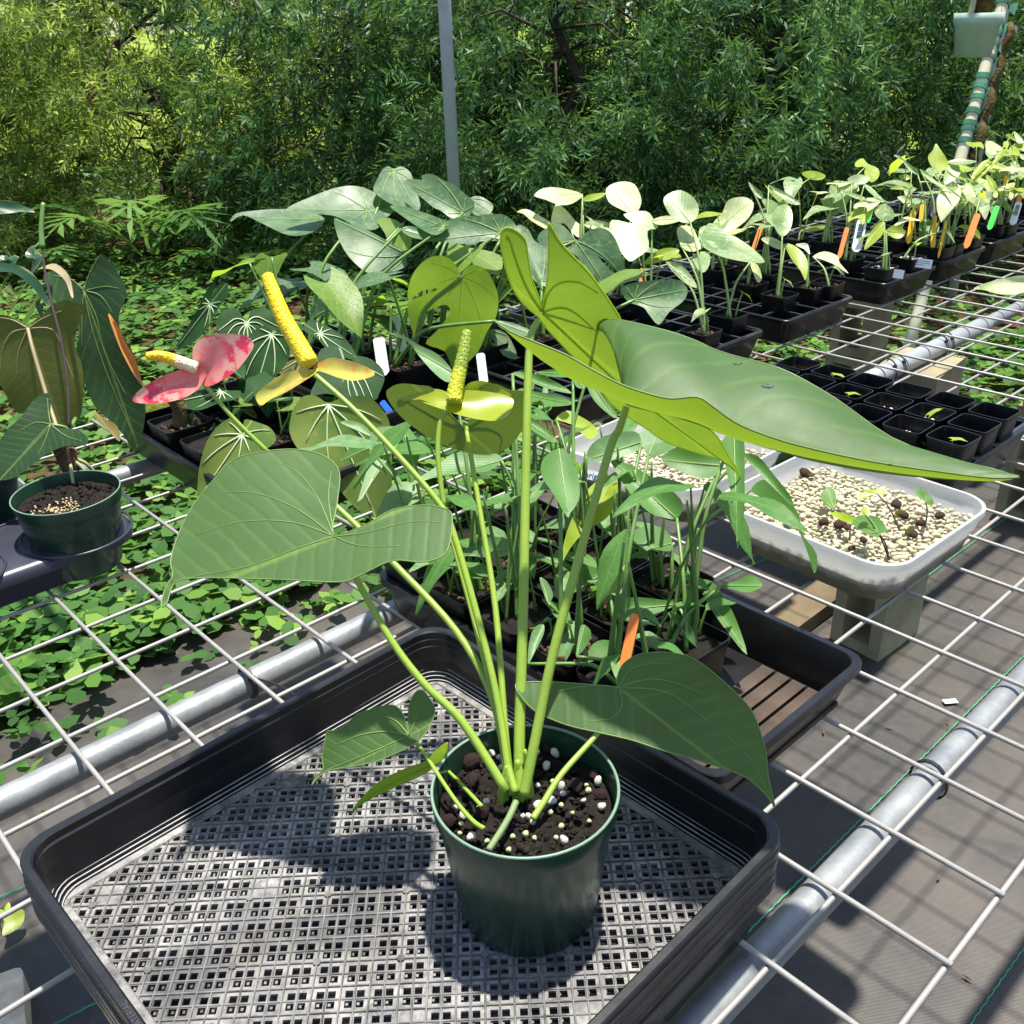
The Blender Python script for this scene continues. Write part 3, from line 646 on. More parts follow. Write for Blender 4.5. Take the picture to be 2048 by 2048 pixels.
def tray_parts():
    mb = MB(); rr = lambda d, z: rrect(tA - d, tB - d, max(.012, .030 - d * .4), z, 7)
    # outside from the foot up, over the lip, then down the stepped inside
    rings = [rr(.013, -TH), rr(.009, -.02), rr(.0085, -.0185), rr(.006, -.018), rr(.004, -.008), rr(.0, -.0075), rr(.0, -.001), rr(.0012, 0), rr(.0065, 0), rr(.008, -.0015)]
    z = -.044; rings += [rr(.0098, z)]
    d = .0098
    for k in range(4): rings += [rr(d + .0013, z - .0005), rr(d + .0017, z - .0036)]; d += .0017; z -= .0038
    rings += [rr(d + .001, -TH + .0028)]
    mb.loops(rings); wall = mesh('wall', mb.v, mb.f); wall.polygons.foreach_set('use_smooth', [True] * len(wall.polygons)); wall.set_sharp_from_angle(angle=radians(25)); wall.materials.append(M_twall)
    # thin pale lines along the edges of the steps
    tr = MB(); z = -.044; d = .0098
    for k in range(4):
        q = [p + Vector((0, 0, .0004)) for p in rr(d + .0014, z - .0003)]; q.append(q[0]); tr.tube(q, .00055, 4, False); d += .0017; z -= .0038
    trim = mesh('step_edge', tr.v, tr.f); trim.materials.append(M_trim)
    # diagonal lattice floor with square holes
    g = .0214; br = [0, .0036, .0094, .0120, .0178, g]; bm = bmesh.new(); cache = {}
    def vv(x, y):
        k = (round(x, 5), round(y, 5))
        if k not in cache: cache[k] = bm.verts.new((x, y, 0))
        return cache[k]
    nn = 15; rh = random.Random(2); n0 = 0
    for i in range(-nn, nn):
        for j in range(-nn, nn):
            solid = (i % 6 == 0 and j % 6 == 0)
            for a in range(5):
                for b in range(5):
                    if a in (1, 3) and b in (1, 3) and not solid: continue
                    bm.faces.new([vv(i * g + br[a], j * g + br[b]), vv(i * g + br[a + 1], j * g + br[b]), vv(i * g + br[a + 1], j * g + br[b + 1]), vv(i * g + br[a], j * g + br[b + 1])])
    for v in bm.verts: v.co = Matrix.Rotation(-trot + .02, 3, 'Z') @ v.co
    fx, fy = tA - .0180, tB - .0180
    for n, dd in (((1, 0, 0), fx), ((-1, 0, 0), fx), ((0, 1, 0), fy), ((0, -1, 0), fy)):
        bmesh.ops.bisect_plane(bm, geom=bm.verts[:] + bm.edges[:] + bm.faces[:], plane_co=Vector(n) * dd, plane_no=n, clear_outer=True)
    r = bmesh.ops.extrude_face_region(bm, geom=bm.faces[:]); 
    for v in [e for e in r['geom'] if isinstance(e, bmesh.types.BMVert)]: v.co.z -= .0024
    bmesh.ops.recalc_face_normals(bm, faces=bm.faces[:])
    for v in bm.verts: v.co.z += -TH + .003
    fl = bpy.data.meshes.new('lattice_floor'); bm.to_mesh(fl); bm.free(); fl.materials.append(M_tfloor)
    # solid border strip under the holes' cut edge and the raised ribs
    rb = MB(); Rm = Matrix.Rotation(-trot + .02, 3, 'Z'); zt = -TH + .003
    def clip(p, q):
        t0, t1 = 0., 1.; d_ = q - p
        for ax_, lim in ((0, fx), (1, fy)):
            for sg in (1, -1):
                den = sg * d_[ax_]; num = lim - sg * p[ax_]
                if abs(den) < 1e-9:
                    if num < 0: return None
                elif den > 0: t1 = min(t1, num / den)
                else: t0 = max(t0, num / den)
        return (p + d_ * t0, p + d_ * t1) if t1 > t0 else None
    for i in range(-nn * 2, nn * 2):
        for ax_ in (0, 1):
            c0 = i * g / 2 + (0 if i % 2 == 0 else -.0000); L = nn * g
            p, q = (Vector((c0, -L, 0)), Vector((c0, L, 0))) if ax_ == 0 else (Vector((-L, c0, 0)), Vector((L, c0, 0)))
            cl = clip(Rm @ p, Rm @ q)
            if cl is None or (cl[1] - cl[0]).length < .006: continue
            a, b = cl; d_ = (b - a).normalized(); sd_ = Vector((-d_.y, d_.x, 0)); w_ = .00085; h_ = .0011 if i % 2 else .0016
            if ax_: h_ -= .0002
            v = [a - sd_ * w_, a + sd_ * w_, b + sd_ * w_, b - sd_ * w_]; v = [Vector((x.x, x.y, zt + .0001)) for x in v] + [Vector((x.x * 1, x.y * 1, zt + h_)) for x in [a - sd_ * w_ * .6, a + sd_ * w_ * .6, b + sd_ * w_ * .6, b - sd_ * w_ * .6]]
            rb.add(v, [(4, 5, 6, 7), (0, 1, 5, 4), (1, 2, 6, 5), (2, 3, 7, 6), (3, 0, 4, 7)])
    for i in range(-nn, nn, 3):
        for j in range(-nn, nn, 3):
            p = Rm @ Vector((i * g, j * g, 0))
            if abs(p.x) < fx - .006 and abs(p.y) < fy - .006: rb.loops([[p + Vector((.0032 * cos(k * pi / 4), .0032 * sin(k * pi / 4), zt + z_)) for k in range(8)] for z_ in (0, .0019)], False, True)
    ribs = mesh('rib', rb.v, rb.f); ribs.materials.append(plain('grimy_rib', (.13, .127, .122), .7, .3, var=.7, scale=60, bscale=200, bstr=.5))
    bd = MB()
    ring = lambda d_, z_: [Vector((sx * (tA - d_), sy * (tB - d_), z_)) for sx, sy in ((1, 1), (-1, 1), (-1, -1), (1, -1))]
    bd.loops([ring(.0165, zt + .0020), ring(.0235, zt + .0020), ring(.0245, zt + .0002), ring(.0165, zt - .0022)])
    border = mesh('floor_border', bd.v, bd.f); border.materials.append(M_tfloor)
    return wall, trim, fl, ribs, border
wall_me, trim_me, floor_me, rib_me, border_me = tray_parts()
ORD = ['topmost', 'second from top', 'third from top', 'fourth from top', 'fifth from top', 'lowest']
step = (TZ - TH - Z0) / 5
for k in range(6):
    t = empty('lattice_tray', (tc.x + .0010 * (k % 2), tc.y - .0012 * (k % 3), TZ - step * k), trot + (.004 if k % 2 else 0), ('square black plastic tray with lattice floor carrying the green pot, topmost of its stack' if k == 0 else f'square black lattice tray, {ORD[k]} in the stack under the green pot'), 'tray', 'stacked square lattice trays')
    link('wall', wall_me, None, t)
    if k == 0: link('step_edge', trim_me, None, t); link('rib', rib_me, None, t)
    if k < 2: link('lattice_floor', floor_me, None, t); link('floor_border', border_me, None, t)
    else: link('lattice_floor', floor_me, None, t)
    if k == 0:
        cu = bpy.data.curves.new('txt', 'FONT'); cu.body = 'MADE IN U.S.A.  OF RECYCLABLE MATERIAL'; cu.size = .0062; cu.extrude = .00025
        to = bpy.data.objects.new('txt', cu); COL.objects.link(to); dg = bpy.context.evaluated_depsgraph_get(); me = bpy.data.meshes.new_from_object(to.evaluated_get(dg)); bpy.data.objects.remove(to)
        lt = link('embossed_lettering', me, plain('raised_lettering', (.03, .03, .032), .5), t); lt.rotation_euler = (0, 0, pi / 2); lt.location = (-tA + .0060, -.10, .0002)
FZ = TZ - TH + .0035
# ------------------------------------------------------------ the flowering anthurium in its green pot
M_gpot = (lambda s: s.done(s.bsdf(s.mix(s.ramp(s.noise(8, 4), (.35, 0), (.7, 1)), (.013, .038, .022), (.022, .058, .034)), s.math('ADD', s.math('MULTIPLY', s.noise(30, 4), .18), .16), 0, .55, bump=s.noise(90, 3), bstr=.03)))(N('dark_green_plastic'))
M_grim = plain('green_pot_rim', (.15, .24, .17), .4, var=.15)
PC = Vector((.0035, .556, FZ)); PH = .122; PR = .0715; PB = .055
anth = empty('potted_anthurium', PC, 0, 'tall flowering anthurium in a dark green pot standing on the lattice tray', 'potted plant')
def round_pot(parent, H, R, Rb, lip=.0022):
    prof = [(Rb - .006, .002), (Rb - .002, 0), (Rb, .003), (R - .004, H - .018), (R - .0015, H - .016), (R, H - .002), (R - .0004, H), (R - lip, H), (R - lip - .0006, H - .004), (R - lip - .0035, H - .03)]
    return smooth_by_angle(MB().loops([circ(r, z, 64) for r, z in prof], True).build('pot', M_gpot, parent), 35)
pot = round_pot(anth, PH, PR, PB)
q = [Vector(((PR - .0011) * cos(2 * pi * k / 64), (PR - .0011) * sin(2 * pi * k / 64), PH + .0002)) for k in range(65)]
MB().tube(q, .0013, 6, False).build('rim', M_grim, None, True).parent = pot
SZ = PH - .020
def soil_disc(R, z, parent, m=M_soil, seed=1, amp=.004, n=40, rings=14):
    rr = random.Random(seed); v = [Vector((0, 0, z))]; f = []
    for i in range(1, rings + 1):
        for k in range(n): a = 2 * pi * k / n; r = R * i / rings; v.append(Vector((r * cos(a), r * sin(a), z + amp * rr.uniform(-1, 1) * (1 if i < rings else .3))))
    for k in range(n): f.append((0, 1 + k, 1 + (k + 1) % n))
    for i in range(rings - 1):
        for k in range(n): a = 1 + i * n + k; b = 1 + i * n + (k + 1) % n; f.append((a, a + n, b + n, b))
    o = link('potting_mix', mesh('potting_mix', v, f, True), m); o.parent = parent; return o
mix = soil_disc(PR - .006, SZ, anth)
def stone_mats():
    s = N('pumice'); c = s.mix(s.noise(60, 4), (.62, .56, .46), (.80, .76, .68)); a = s.done(s.bsdf(c, .9, 0, .2, bump=s.noise(400, 4), bstr=.6))
    b = plain('lava_rock', (.062, .036, .033), .9, .2, var=.5, scale=90, bscale=300, bstr=1, bdist=.002); c_ = plain('fertiliser_bead', (.42, .46, .22), .4, var=.25); d = plain('bark_chip', (.013, .0095, .007), .85, .2, var=.5, scale=80, bscale=250, bstr=1)
    return a, b, c_, d
M_pum, M_lava, M_bead, M_chip = stone_mats()
PEB = {}
for nm, m_, sq in (('pumice', M_pum, (1, .8, .7)), ('lava', M_lava, (1, .9, .75)), ('bead', M_bead, (1, 1, 1)), ('chip', M_chip, (1, .6, .35))):
    PEB[nm] = [pebble_mesh(k + len(nm) * 11, nm == 'bead' and False, sq) for k in range(4)]
    for x in PEB[nm]:
        x.materials.append(m_)
        if nm in ('lava', 'chip'): x.polygons.foreach_set('use_smooth', [False] * len(x.polygons))
def put_stone(kind, P, s, parent, name, k):
    o = link(name, PEB[kind][k % 4]); o.parent = parent; o.location = P; o.scale = (s, s, s); o.rotation_euler = (k * 1.3, k * .7, k * 2.1); return o
k = 0
def mixat(x, y):
    P = at(Z16(x, y), PC.z + SZ + .003); d = P - PC; rr = sqrt(d.x ** 2 + d.y ** 2); lim = PR - .011
    if rr > lim: d.x *= lim / rr; d.y *= lim / rr
    return Vector((d.x, d.y, SZ + .0055))
for x, y, s in ((610, 240, 8), (700, 300, 6), (720, 400, 7), (1080, 260, 7), (1270, 260, 9), (1185, 390, 8), (1100, 590, 5), (1335, 595, 8), (1355, 670, 6), (1230, 740, 9), (1110, 790, 10), (1720, 540, 8), (1740, 800, 8), (335, 890, 7), (420, 1120, 8), (1010, 910, 7), (1360, 1140, 8), (270, 810, 6), (565, 750, 6), (1560, 740, 5), (940, 900, 5)):
    put_stone('pumice', mixat(x, y), s / 5.084 / F * .76 * 7.4, mix, 'pumice_stone', k); k += 1
for x, y, s in ((375, 320, 20), (640, 390, 12), (450, 540, 17), (250, 560, 11), (1490, 590, 15), (1665, 490, 13), (1740, 680, 13), (1200, 180, 10), (210, 960, 15), (520, 860, 16), (920, 1210, 9), (1330, 540, 8), (240, 840, 9), (790, 1210, 8), (1400, 900, 9), (1510, 900, 9)):
    put_stone('lava', mixat(x, y), s / 5.084 / F * .76 * 5.8, mix, 'lava_rock', k); k += 1
for x, y in ((1250, 550), (1610, 640), (1450, 870), (1225, 860), (1330, 1000), (1280, 1120), (845, 1110), (975, 1075), (1065, 1120), (580, 1160), (805, 1245), (305, 1070), (320, 985), (505, 815), (1620, 950), (1330, 790), (1050, 960), (1590, 590)):
    put_stone('bead', mixat(x, y), .0021 + .0003 * (k % 3), mix, 'fertiliser_bead', k); k += 1
rr = random.Random(9); lst = []
for i in range(420):
    a, r = rr.uniform(0, 6.28), (PR - .010) * sqrt(rr.random()); s = rr.uniform(.0018, .005); q = (PEB['chip'] if i % 4 else PEB['lava'])[i % 4]
    lst.append((q, Matrix.Translation((r * cos(a), r * sin(a), SZ + .001)) @ Matrix.Rotation(rr.uniform(0, 6), 4, (rr.random(), rr.random(), rr.random() + .1)) @ Matrix.Scale(s, 4)))
o = link('bark_chips', scatter_mesh(None, lst), M_chip, mix); o['kind'] = 'stuff'
# leaf and stem materials
M_an = leaf_mat('anthurium_leaf', (.054, .112, .030), vein=(.16, .25, .05), trans=(.34, .50, .02), tw=.34, rough=.52, spec=.4, lateral=9, lat_k=.55, lat_w=.035, var=.16, relief=.9, under=(.20, .31, .025))
M_anu = leaf_mat('anthurium_leaf_underside', (.15, .27, .026), vein=(.36, .46, .06), trans=(.46, .66, .03), tw=.45, rough=.5, lateral=9, lat_k=.5, var=.15)
def _glowvein():
    s = N('glowing_vein'); b = s.bsdf((.34, .44, .06), .45); t = s.n('ShaderNodeBsdfTranslucent'); t.inputs[0].default_value = (.75, .85, .12, 1); ms = s.n('ShaderNodeMixShader'); ms.inputs[0].default_value = .7; s.l(b, ms.inputs[1]); s.l(t.outputs[0], ms.inputs[2]); return s.done(ms.outputs[0])
M_gv = _glowvein()
M_ang = leaf_mat('olive_round_leaf', (.115, .185, .030), vein=(.30, .38, .08), trans=(.30, .42, .03), tw=.32, rough=.55, lateral=7, lat_k=.5, var=.2)
M_anv = plain('anthurium_vein', (.125, .205, .045), .45, var=.2, scale=40)
M_st = (lambda s: s.done(s.bsdf(s.mix(s.noise(30, 4), (.16, .27, .025), (.28, .39, .05)), .38, 0, .5, bump=s.noise(300, 2), bstr=.1)))(N('anthurium_petiole'))
DB = depth(PC + Vector((0, 0, PH)))
base_px = (985, 1500)
HERO = dict(npts=420, sub=4, vmat=M_anv, parent=anth)
# broad leaf at left
traced([(630, 1008), (636, 950), (640, 890), (610, 860), (560, 848), (500, 852), (440, 868), (395, 915), (360, 960), (332, 1020), (322, 1060), (326, 1085), (312, 1110), (304, 1142), (314, 1140), (326, 1105), (345, 1093), (400, 1090), (450, 1091), (540, 1094), (640, 1098), (680, 1085), (740, 1058), (800, 1060), (842, 1042), (853, 985), (845, 962), (800, 953), (740, 962), (690, 990)],
       (630, 1012), .755, M_an, OV, T=(304, 1142), nrm=(-.18, -.42, .89), cup=.05, wave=.05, vr=.0007, margin=.0006, **HERO,
       veinlines=[[(630, 1012), (560, 1035), (470, 1068), (380, 1085), (322, 1098)], [(630, 1012), (600, 940), (560, 890), (520, 872)], [(630, 1012), (560, 960), (480, 930), (420, 930)], [(630, 1012), (550, 985), (450, 985), (370, 1010)], [(630, 1012), (690, 1005), (770, 985), (830, 985)], [(630, 1012), (680, 1030), (760, 1030)], [(630, 1012), (620, 940), (625, 890)]])
stem_px([(634, 1020), (672, 1092), (738, 1208), (800, 1290), (872, 1362), (955, 1492)], .757, DB - .01, 0.00224, 0.00361, M_st, parent=anth)
# folded big leaf reaching right: near margin, midrib, far margin (photo points of the second close-up)
M_drop = (lambda s: s.done(s.bsdf((.75, .85, .70), .03, 0, .5, trans=.95)))(N('water'))
def folded_leaf():
    near = [(1000, 640), (940, 612), (985, 632), (1060, 690), (1130, 735), (1185, 762), (1240, 770), (1300, 778), (1350, 785), (1400, 806), (1500, 845), (1600, 866), (1700, 880), (1800, 893), (1880, 900), (1926, 904)]
    N_ = [(98, 782), (200, 850), (380, 925), (560, 1000), (720, 1090), (870, 1170), (1040, 1235), (1230, 1280), (1400, 1268), (1500, 1330), (1640, 1430), (1800, 1500), (2050, 1580), (2500, 1680), (3000, 1755), (3300, 1790), (3470, 1786)]
    M_ = [(930, 1275), (935, 1275), (938, 1278), (940, 1280), (945, 1285), (970, 1290), (1060, 1315), (1220, 1365), (1400, 1435), (1550, 1500), (1700, 1545), (1900, 1590), (2150, 1650), (2550, 1722), (3000, 1780), (3300, 1800), (3470, 1786)]
    F_ = [(735, 815), (732, 795), (760, 782), (840, 782), (920, 788), (1050, 805), (1250, 845), (1400, 895), (1500, 950), (1640, 1010), (1800, 1060), (2000, 1130), (2300, 1290), (2650, 1520), (3000, 1640), (3300, 1720), (3470, 1786)]
    n = len(N_); dS, dT = .735, .640
    mb_v, uv = [], []
    rows = []
    up3 = lambda L: catmull([(x, y, 0) for x, y in L], 3)
    Np, Mp, Fp = up3(N_), up3(M_), up3(F_); n = len(Np); cols = 12
    for i in range(n):
        t = i / (n - 1); d0 = dS + (dT - dS) * t; w_ = (1 - t) ** .6
        m3 = adep(Z6(Mp[i].x, Mp[i].y), d0); n3 = adep(Z6(Np[i].x, Np[i].y), d0 - .050 * w_); f3 = adep(Z6(Fp[i].x, Fp[i].y), d0 + .115 * w_)
        for j in range(cols + 1):
            s = j / cols * 2 - 1
            if s < 0: k_ = -s; p = m3.lerp(n3, k_); p += Vector((0, 0, -.010 * w_ * sin(pi * k_)))
            else: p = m3.lerp(f3, s); p += Vector((0, 0, .016 * w_ * sin(pi * s) + .002 * sin(s * 5 + t * 14)))
            rows.append(p); uv.append((.5 + .5 * s, t))
    f = [(i * (cols + 1) + j, i * (cols + 1) + j + 1, (i + 1) * (cols + 1) + j + 1, (i + 1) * (cols + 1) + j) for i in range(n - 1) for j in range(cols)]
    f = [tuple(reversed(q)) for q in f]
    me = mesh('leaf', rows, f, True); ul = me.uv_layers.new(name='UVMap'); li = np.empty(len(me.loops), np.int32); me.loops.foreach_get('vertex_index', li); ul.data.foreach_set('uv', np.array(uv, np.float32)[li].ravel())
    o = link('leaf', me, M_an); wparent(o, anth); o['label'] = 'long folded leaf with glossy green top and glowing underside'
    vb = MB(); c = cols // 2
    vb.tube([rows[i * (cols + 1) + c] + Vector((0, 0, -.001)) for i in range(8, n)], [.0019 * (1 - .8 * (i - 8) / (n - 8)) + .0002 for i in range(8, n)], 6)
    for side in (0, cols): vb.tube([rows[i * (cols + 1) + side] for i in range(n)], .0008, 4, False)
    for js, i0, di in ():
        sg = -1 if js < c else 1; pth = []
        for k in range(abs(js - c) + 1): i = min(n - 1, i0 + int(di * (k / abs(js - c)) ** 1.5)); pth.append(rows[i * (cols + 1) + c + sg * k] + Vector((0, 0, .0003)))
        vb.tube(pth, [.0009 * (1 - .6 * k / len(pth)) for k in range(len(pth))], 5)
    v = vb.build('vein', M_anv, None, True); v.parent = o
    bpy.context.view_layer.update()
    for cx, cy, s in ((1655, 1052, .0042), (1850, 1200, .0045), (2640, 1705, .002)):
        d = (adep(Z6(cx, cy), 1) - CAM).normalized(); hit, loc, nn, _ = o.ray_cast(CAM, d)
        if hit:
            if nn.dot(d) > 0: nn = -nn
            w = link('water_drop', pebble_mesh(int(cx), False, (1, .8, .3)), M_drop); w.matrix_world = Matrix.Translation(loc) @ nn.to_track_quat('Z', 'Y').to_matrix().to_4x4() @ Matrix.Scale(s, 4); w.parent = o; w.matrix_parent_inverse = Matrix.Identity(4)
    return adep(Z6(932, 1280), dS)
BS = folded_leaf()
stem_px([(1182, 768), (1168, 810), (1150, 850), (1090, 1060), (1042, 1240), (1005, 1420), (988, 1500)], .737, DB, 0.00267, 0.00430, M_st, parent=anth)
# glowing leaf behind it, seen from below
traced([(400, 705), (385, 640), (340, 520), (320, 430), (305, 320), (290, 250), (240, 200), (180, 175), (140, 200), (133, 280), (150, 380), (190, 520), (240, 620), (310, 700), (380, 760), (430, 830), (500, 905), (590, 1000), (690, 1100), (780, 1230), (860, 1330), (950, 1395), (1080, 1480), (1200, 1560), (1380, 1625), (1540, 1672), (1640, 1745), (1690, 1822), (1660, 1740), (1600, 1640), (1500, 1490), (1300, 1370), (1120, 1280), (1000, 1180), (930, 1090), (915, 900), (910, 780), (860, 690), (760, 540), (680, 440), (600, 360), (520, 270), (445, 148), (440, 230), (440, 380), (435, 500), (410, 640)],
       (402, 722), .80, M_anu, Z6, T=(1690, 1822), nrm=(.22, -.86, -.30), cup=-.05, wave=.04, vr=.0011, margin=.0006, **{**HERO, 'vmat': M_gv},
       veinlines=[[(405, 725), (560, 870), (760, 1060), (1000, 1270), (1300, 1490), (1640, 1740)], [(405, 720), (520, 690), (620, 730), (740, 840)], [(405, 715), (440, 600), (520, 530), (640, 530), (760, 600)], [(395, 712), (300, 560), (230, 380), (190, 250), (170, 230), (175, 260)], [(410, 730), (520, 760), (640, 800), (720, 830)]])
stem_px([(1017, 603), (1003, 628), (998, 670), (993, 850), (987, 1150), (980, 1400), (984, 1500)], .80, DB + .004, 0.00258, 0.00482, M_st, parent=anth)
# right hand low leaf
traced([(80, 395), (75, 370), (100, 300), (160, 255), (230, 240), (310, 240), (430, 270), (560, 370), (680, 490), (730, 600), (755, 700), (765, 800), (780, 870), (797, 945), (780, 920), (740, 870), (650, 800), (480, 740), (300, 690), (150, 640), (0, 605), (-150, 570), (-290, 510), (-360, 440), (-385, 390), (-350, 375), (-200, 375), (0, 390)],
       (85, 400), .765, M_an, Z12, T=(797, 945), nrm=(.10, -.62, .78), cup=.07, wave=.05, vr=.0007, margin=.0006, **HERO,
       veinlines=[[(85, 400), (300, 420), (500, 560), (680, 720), (790, 930)], [(85, 400), (0, 390), (-150, 405), (-280, 440)], [(85, 400), (150, 310), (300, 290), (420, 330)], [(85, 400), (250, 360), (450, 420), (580, 520)], [(85, 402), (100, 480), (50, 540), (-60, 550)]])
stem_px([(1168, 1300), (1150, 1350), (1124, 1388), (1060, 1460), (1025, 1515), (1005, 1545)], .768, DB - .02, 0.00189, 0.00275, M_st, parent=anth)
# small left leaf and the one beneath it
traced([(600, 468), (596, 400), (605, 300), (640, 232), (680, 226), (722, 280), (742, 320), (738, 370), (700, 450), (640, 512), (530, 570), (400, 620), (250, 648), (150, 668), (100, 705), (64, 747), (90, 700), (128, 655), (122, 590), (140, 500), (152, 450), (210, 442), (290, 380), (330, 350), (420, 320), (500, 305), (545, 325), (575, 375), (590, 430)],
       (600, 472), .765, M_an, Z11, T=(64, 747), nrm=(-.2, -.55, .80), cup=.10, wave=.05, vr=.0008, margin=.0006, **HERO,
       veinlines=[[(600, 472), (450, 540), (280, 610), (130, 670)], [(600, 472), (640, 380), (660, 300)], [(600, 472), (540, 400), (470, 370), (380, 390)], [(600, 472), (480, 450), (330, 470), (210, 520)]])
stem_px([(645, 520), (690, 575), (722, 625), (850, 820), (950, 940), (1015, 985)], .766, DB - .035, 0.00138, 0.00189, M_st, cv=Z11, parent=anth)
traced([(812, 512), (805, 570), (770, 622), (690, 680), (600, 722), (450, 790), (340, 850), (284, 905), (330, 830), (450, 720), (600, 650), (700, 612), (740, 565)],
       (775, 622), .775, M_anu, Z11, T=(284, 905), nrm=(-.2, -.9, -.15), cup=.05, vr=.0007, margin=.0005, **{**HERO, 'vmat': M_gv}, veinlines=[[(775, 622), (600, 690), (430, 780), (290, 895)]])
stem_px([(778, 630), (860, 710), (935, 790), (1002, 862)], .776, DB - .012, 0.00129, 0.00172, M_st, cv=Z11, parent=anth)
stem_px([(1192, 838), (1155, 920), (1105, 1005), (1040, 1105)], DB - .012, DB - .052, .0026, .0024, plain('old_petiole', (.14, .20, .08), .5), cv=Z11, parent=anth, name='old_stalk')
# round leaf seen from below, behind the green flower
traced([(1455, 1300), (1400, 1235), (1330, 1130), (1260, 1045), (1180, 1030), (1060, 1020), (985, 1055), (975, 1090), (1000, 1145), (1080, 1240), (1200, 1330), (1350, 1410), (1500, 1455), (1620, 1462), (1720, 1430), (1795, 1350), (1835, 1250), (1842, 1080), (1750, 1060), (1650, 1020), (1560, 1040), (1530, 1130), (1500, 1230)],
       (1458, 1302), .85, M_ang, Z5, T=(1640, 1460), nrm=(.1, -.95, -.12), cup=-.05, wave=.03, vr=.0011, **HERO,
       veinlines=[[(1458, 1302), (1330, 1260), (1180, 1180), (1060, 1110)], [(1458, 1302), (1390, 1230), (1300, 1160)], [(1458, 1302), (1560, 1250), (1660, 1180), (1760, 1130)], [(1458, 1302), (1400, 1380), (1360, 1400)], [(1458, 1302), (1600, 1300), (1690, 1350), (1680, 1440)]])
stem_px([(879, 806), (905, 960), (935, 1150), (955, 1400), (968, 1500)], .845, DB + .004, 0.00198, 0.00310, M_st, parent=anth)
# flowers
def spathe_mat(name, a, b, c, scale):
    s = N(name); f = s.noise(scale, 5, rough=.6); g = s.noise(scale * .45, 3)
    col = s.mix(s.ramp(f, (.47, 0), (.53, 1)), a, b); col = s.mix(s.ramp(g, (.52, 0), (.60, 1)), col, c)
    bs = s.bsdf(col, .22, 0, .6, bump=s.noise(60, 3), bstr=.3, bdist=.001, coat=.3); t = s.n('ShaderNodeBsdfTranslucent'); s.l(col, t.inputs[0]); ms = s.n('ShaderNodeMixShader'); ms.inputs[0].default_value = .48; s.l(bs, ms.inputs[1]); s.l(t.outputs[0], ms.inputs[2]); return s.done(ms.outputs[0])
M_sp1 = spathe_mat('pink_spathe', (.90, .40, .33), (.84, .05, .11), (.88, .22, .22), 42)
M_sp2 = spathe_mat('orange_green_spathe', (.54, .50, .06), (.74, .26, .06), (.60, .55, .10), 50)
M_sp3 = spathe_mat('green_spathe', (.38, .46, .02), (.44, .50, .03), (.30, .42, .02), 30)
def spadix(pxs, cv, d0, d1, r, cols, parent, name='spadix'):
    s = N('spadix_' + str(len(bpy.data.materials))); sp = s.n('ShaderNodeSeparateXYZ'); s.l(s.uv(), sp.inputs[0])
    vo = s.n('ShaderNodeTexVoronoi'); vo.inputs['Scale'].default_value = 420; s.l(s.obj(), vo.inputs['Vector'])
    c = s.ramp(sp.outputs[1], (0, cols[0]), (.40, cols[0]), (.5, cols[1]), (1, cols[1]))
    m = s.done(s.bsdf(c, .5, 0, .4, bump=s.math('SUBTRACT', 1, vo.outputs[0]), bstr=.6, bdist=.001))
    p2 = [cv(*p) for p in pxs]; pts = catmull([adep(p, d0 + (d1 - d0) * i / (len(p2) - 1)) for i, p in enumerate(p2)], 10); n = len(pts)
    rad = [(.6 if i == 0 else .88 if i == 1 else 1) * r * (1 - .42 * (i / (n - 1)) ** 1.5) * (1 if i < n - 2 else (.8 if i == n - 2 else .4)) for i in range(n)]
    # knobbly flowers in a spiral
    mb = MB().tube(pts, rad, 14); kn = MB(); ico = pebble_mesh(3, True, (1, 1, 1)); a_, f_ = [v.co.copy() for v in ico.vertices], [tuple(p.vertices) for p in ico.polygons]
    T0 = (pts[-1] - pts[0]).normalized(); o1 = T0.orthogonal().normalized(); o2 = T0.cross(o1); tot = int((pts[-1] - pts[0]).length / .00042)
    for k in range(tot):
        u = k / tot * (n - 1); i = min(n - 2, int(u)); c_ = pts[i].lerp(pts[i + 1], u - i); rr_ = rad[i] + (rad[i + 1] - rad[i]) * (u - i); an = k * 2.39996
        q = c_ + (o1 * cos(an) + o2 * sin(an)) * rr_ * .97; kn.add([q + x * .00075 for x in a_], f_)
    base = len(mb.v); mb.add(kn.v, kn.f)
    me = mesh(name, mb.v, mb.f, True); uv = me.uv_layers.new(name='UVMap'); L = (pts[-1] - pts[0]).length
    co = np.array(mb.v); t = np.clip((co - np.array(pts[0])) @ np.array(T0) / L, 0, 1); li = np.empty(len(me.loops), np.int32); me.loops.foreach_get('vertex_index', li)
    uv.data.foreach_set('uv', np.stack([np.zeros(len(li)), t[li]], 1).astype(np.float32).ravel())
    o = link(name, me, m); wparent(o, parent); return o
SPK = dict(npts=160, sub=4, parent=anth, name='spathe')
DF1 = .865
o, _, _ = traced([(1060, 740), (1040, 680), (1033, 620), (1045, 565), (1085, 528), (1150, 506), (1260, 504), (1335, 522), (1362, 565), (1335, 620), (1280, 690), (1200, 750), (1110, 786)], (1065, 735), DF1 + .005, M_sp1, Z4, nrm=(-.3, -.9, .35), cup=.15, **SPK)
traced([(1110, 700), (1000, 690), (900, 720), (820, 758), (745, 808), (712, 852), (735, 874), (830, 879), (900, 871), (1000, 842), (1062, 800), (1095, 750)], (1075, 735), DF1, M_sp1, Z4, nrm=(.2, -.85, .5), cup=.1, **SPK)
spadix([(1060, 690), (980, 660), (900, 632), (840, 620), (782, 626)], Z4, DF1 - .003, DF1 - .02, .0058, ((.72, .56, .36), (.75, .50, .01)), anth)
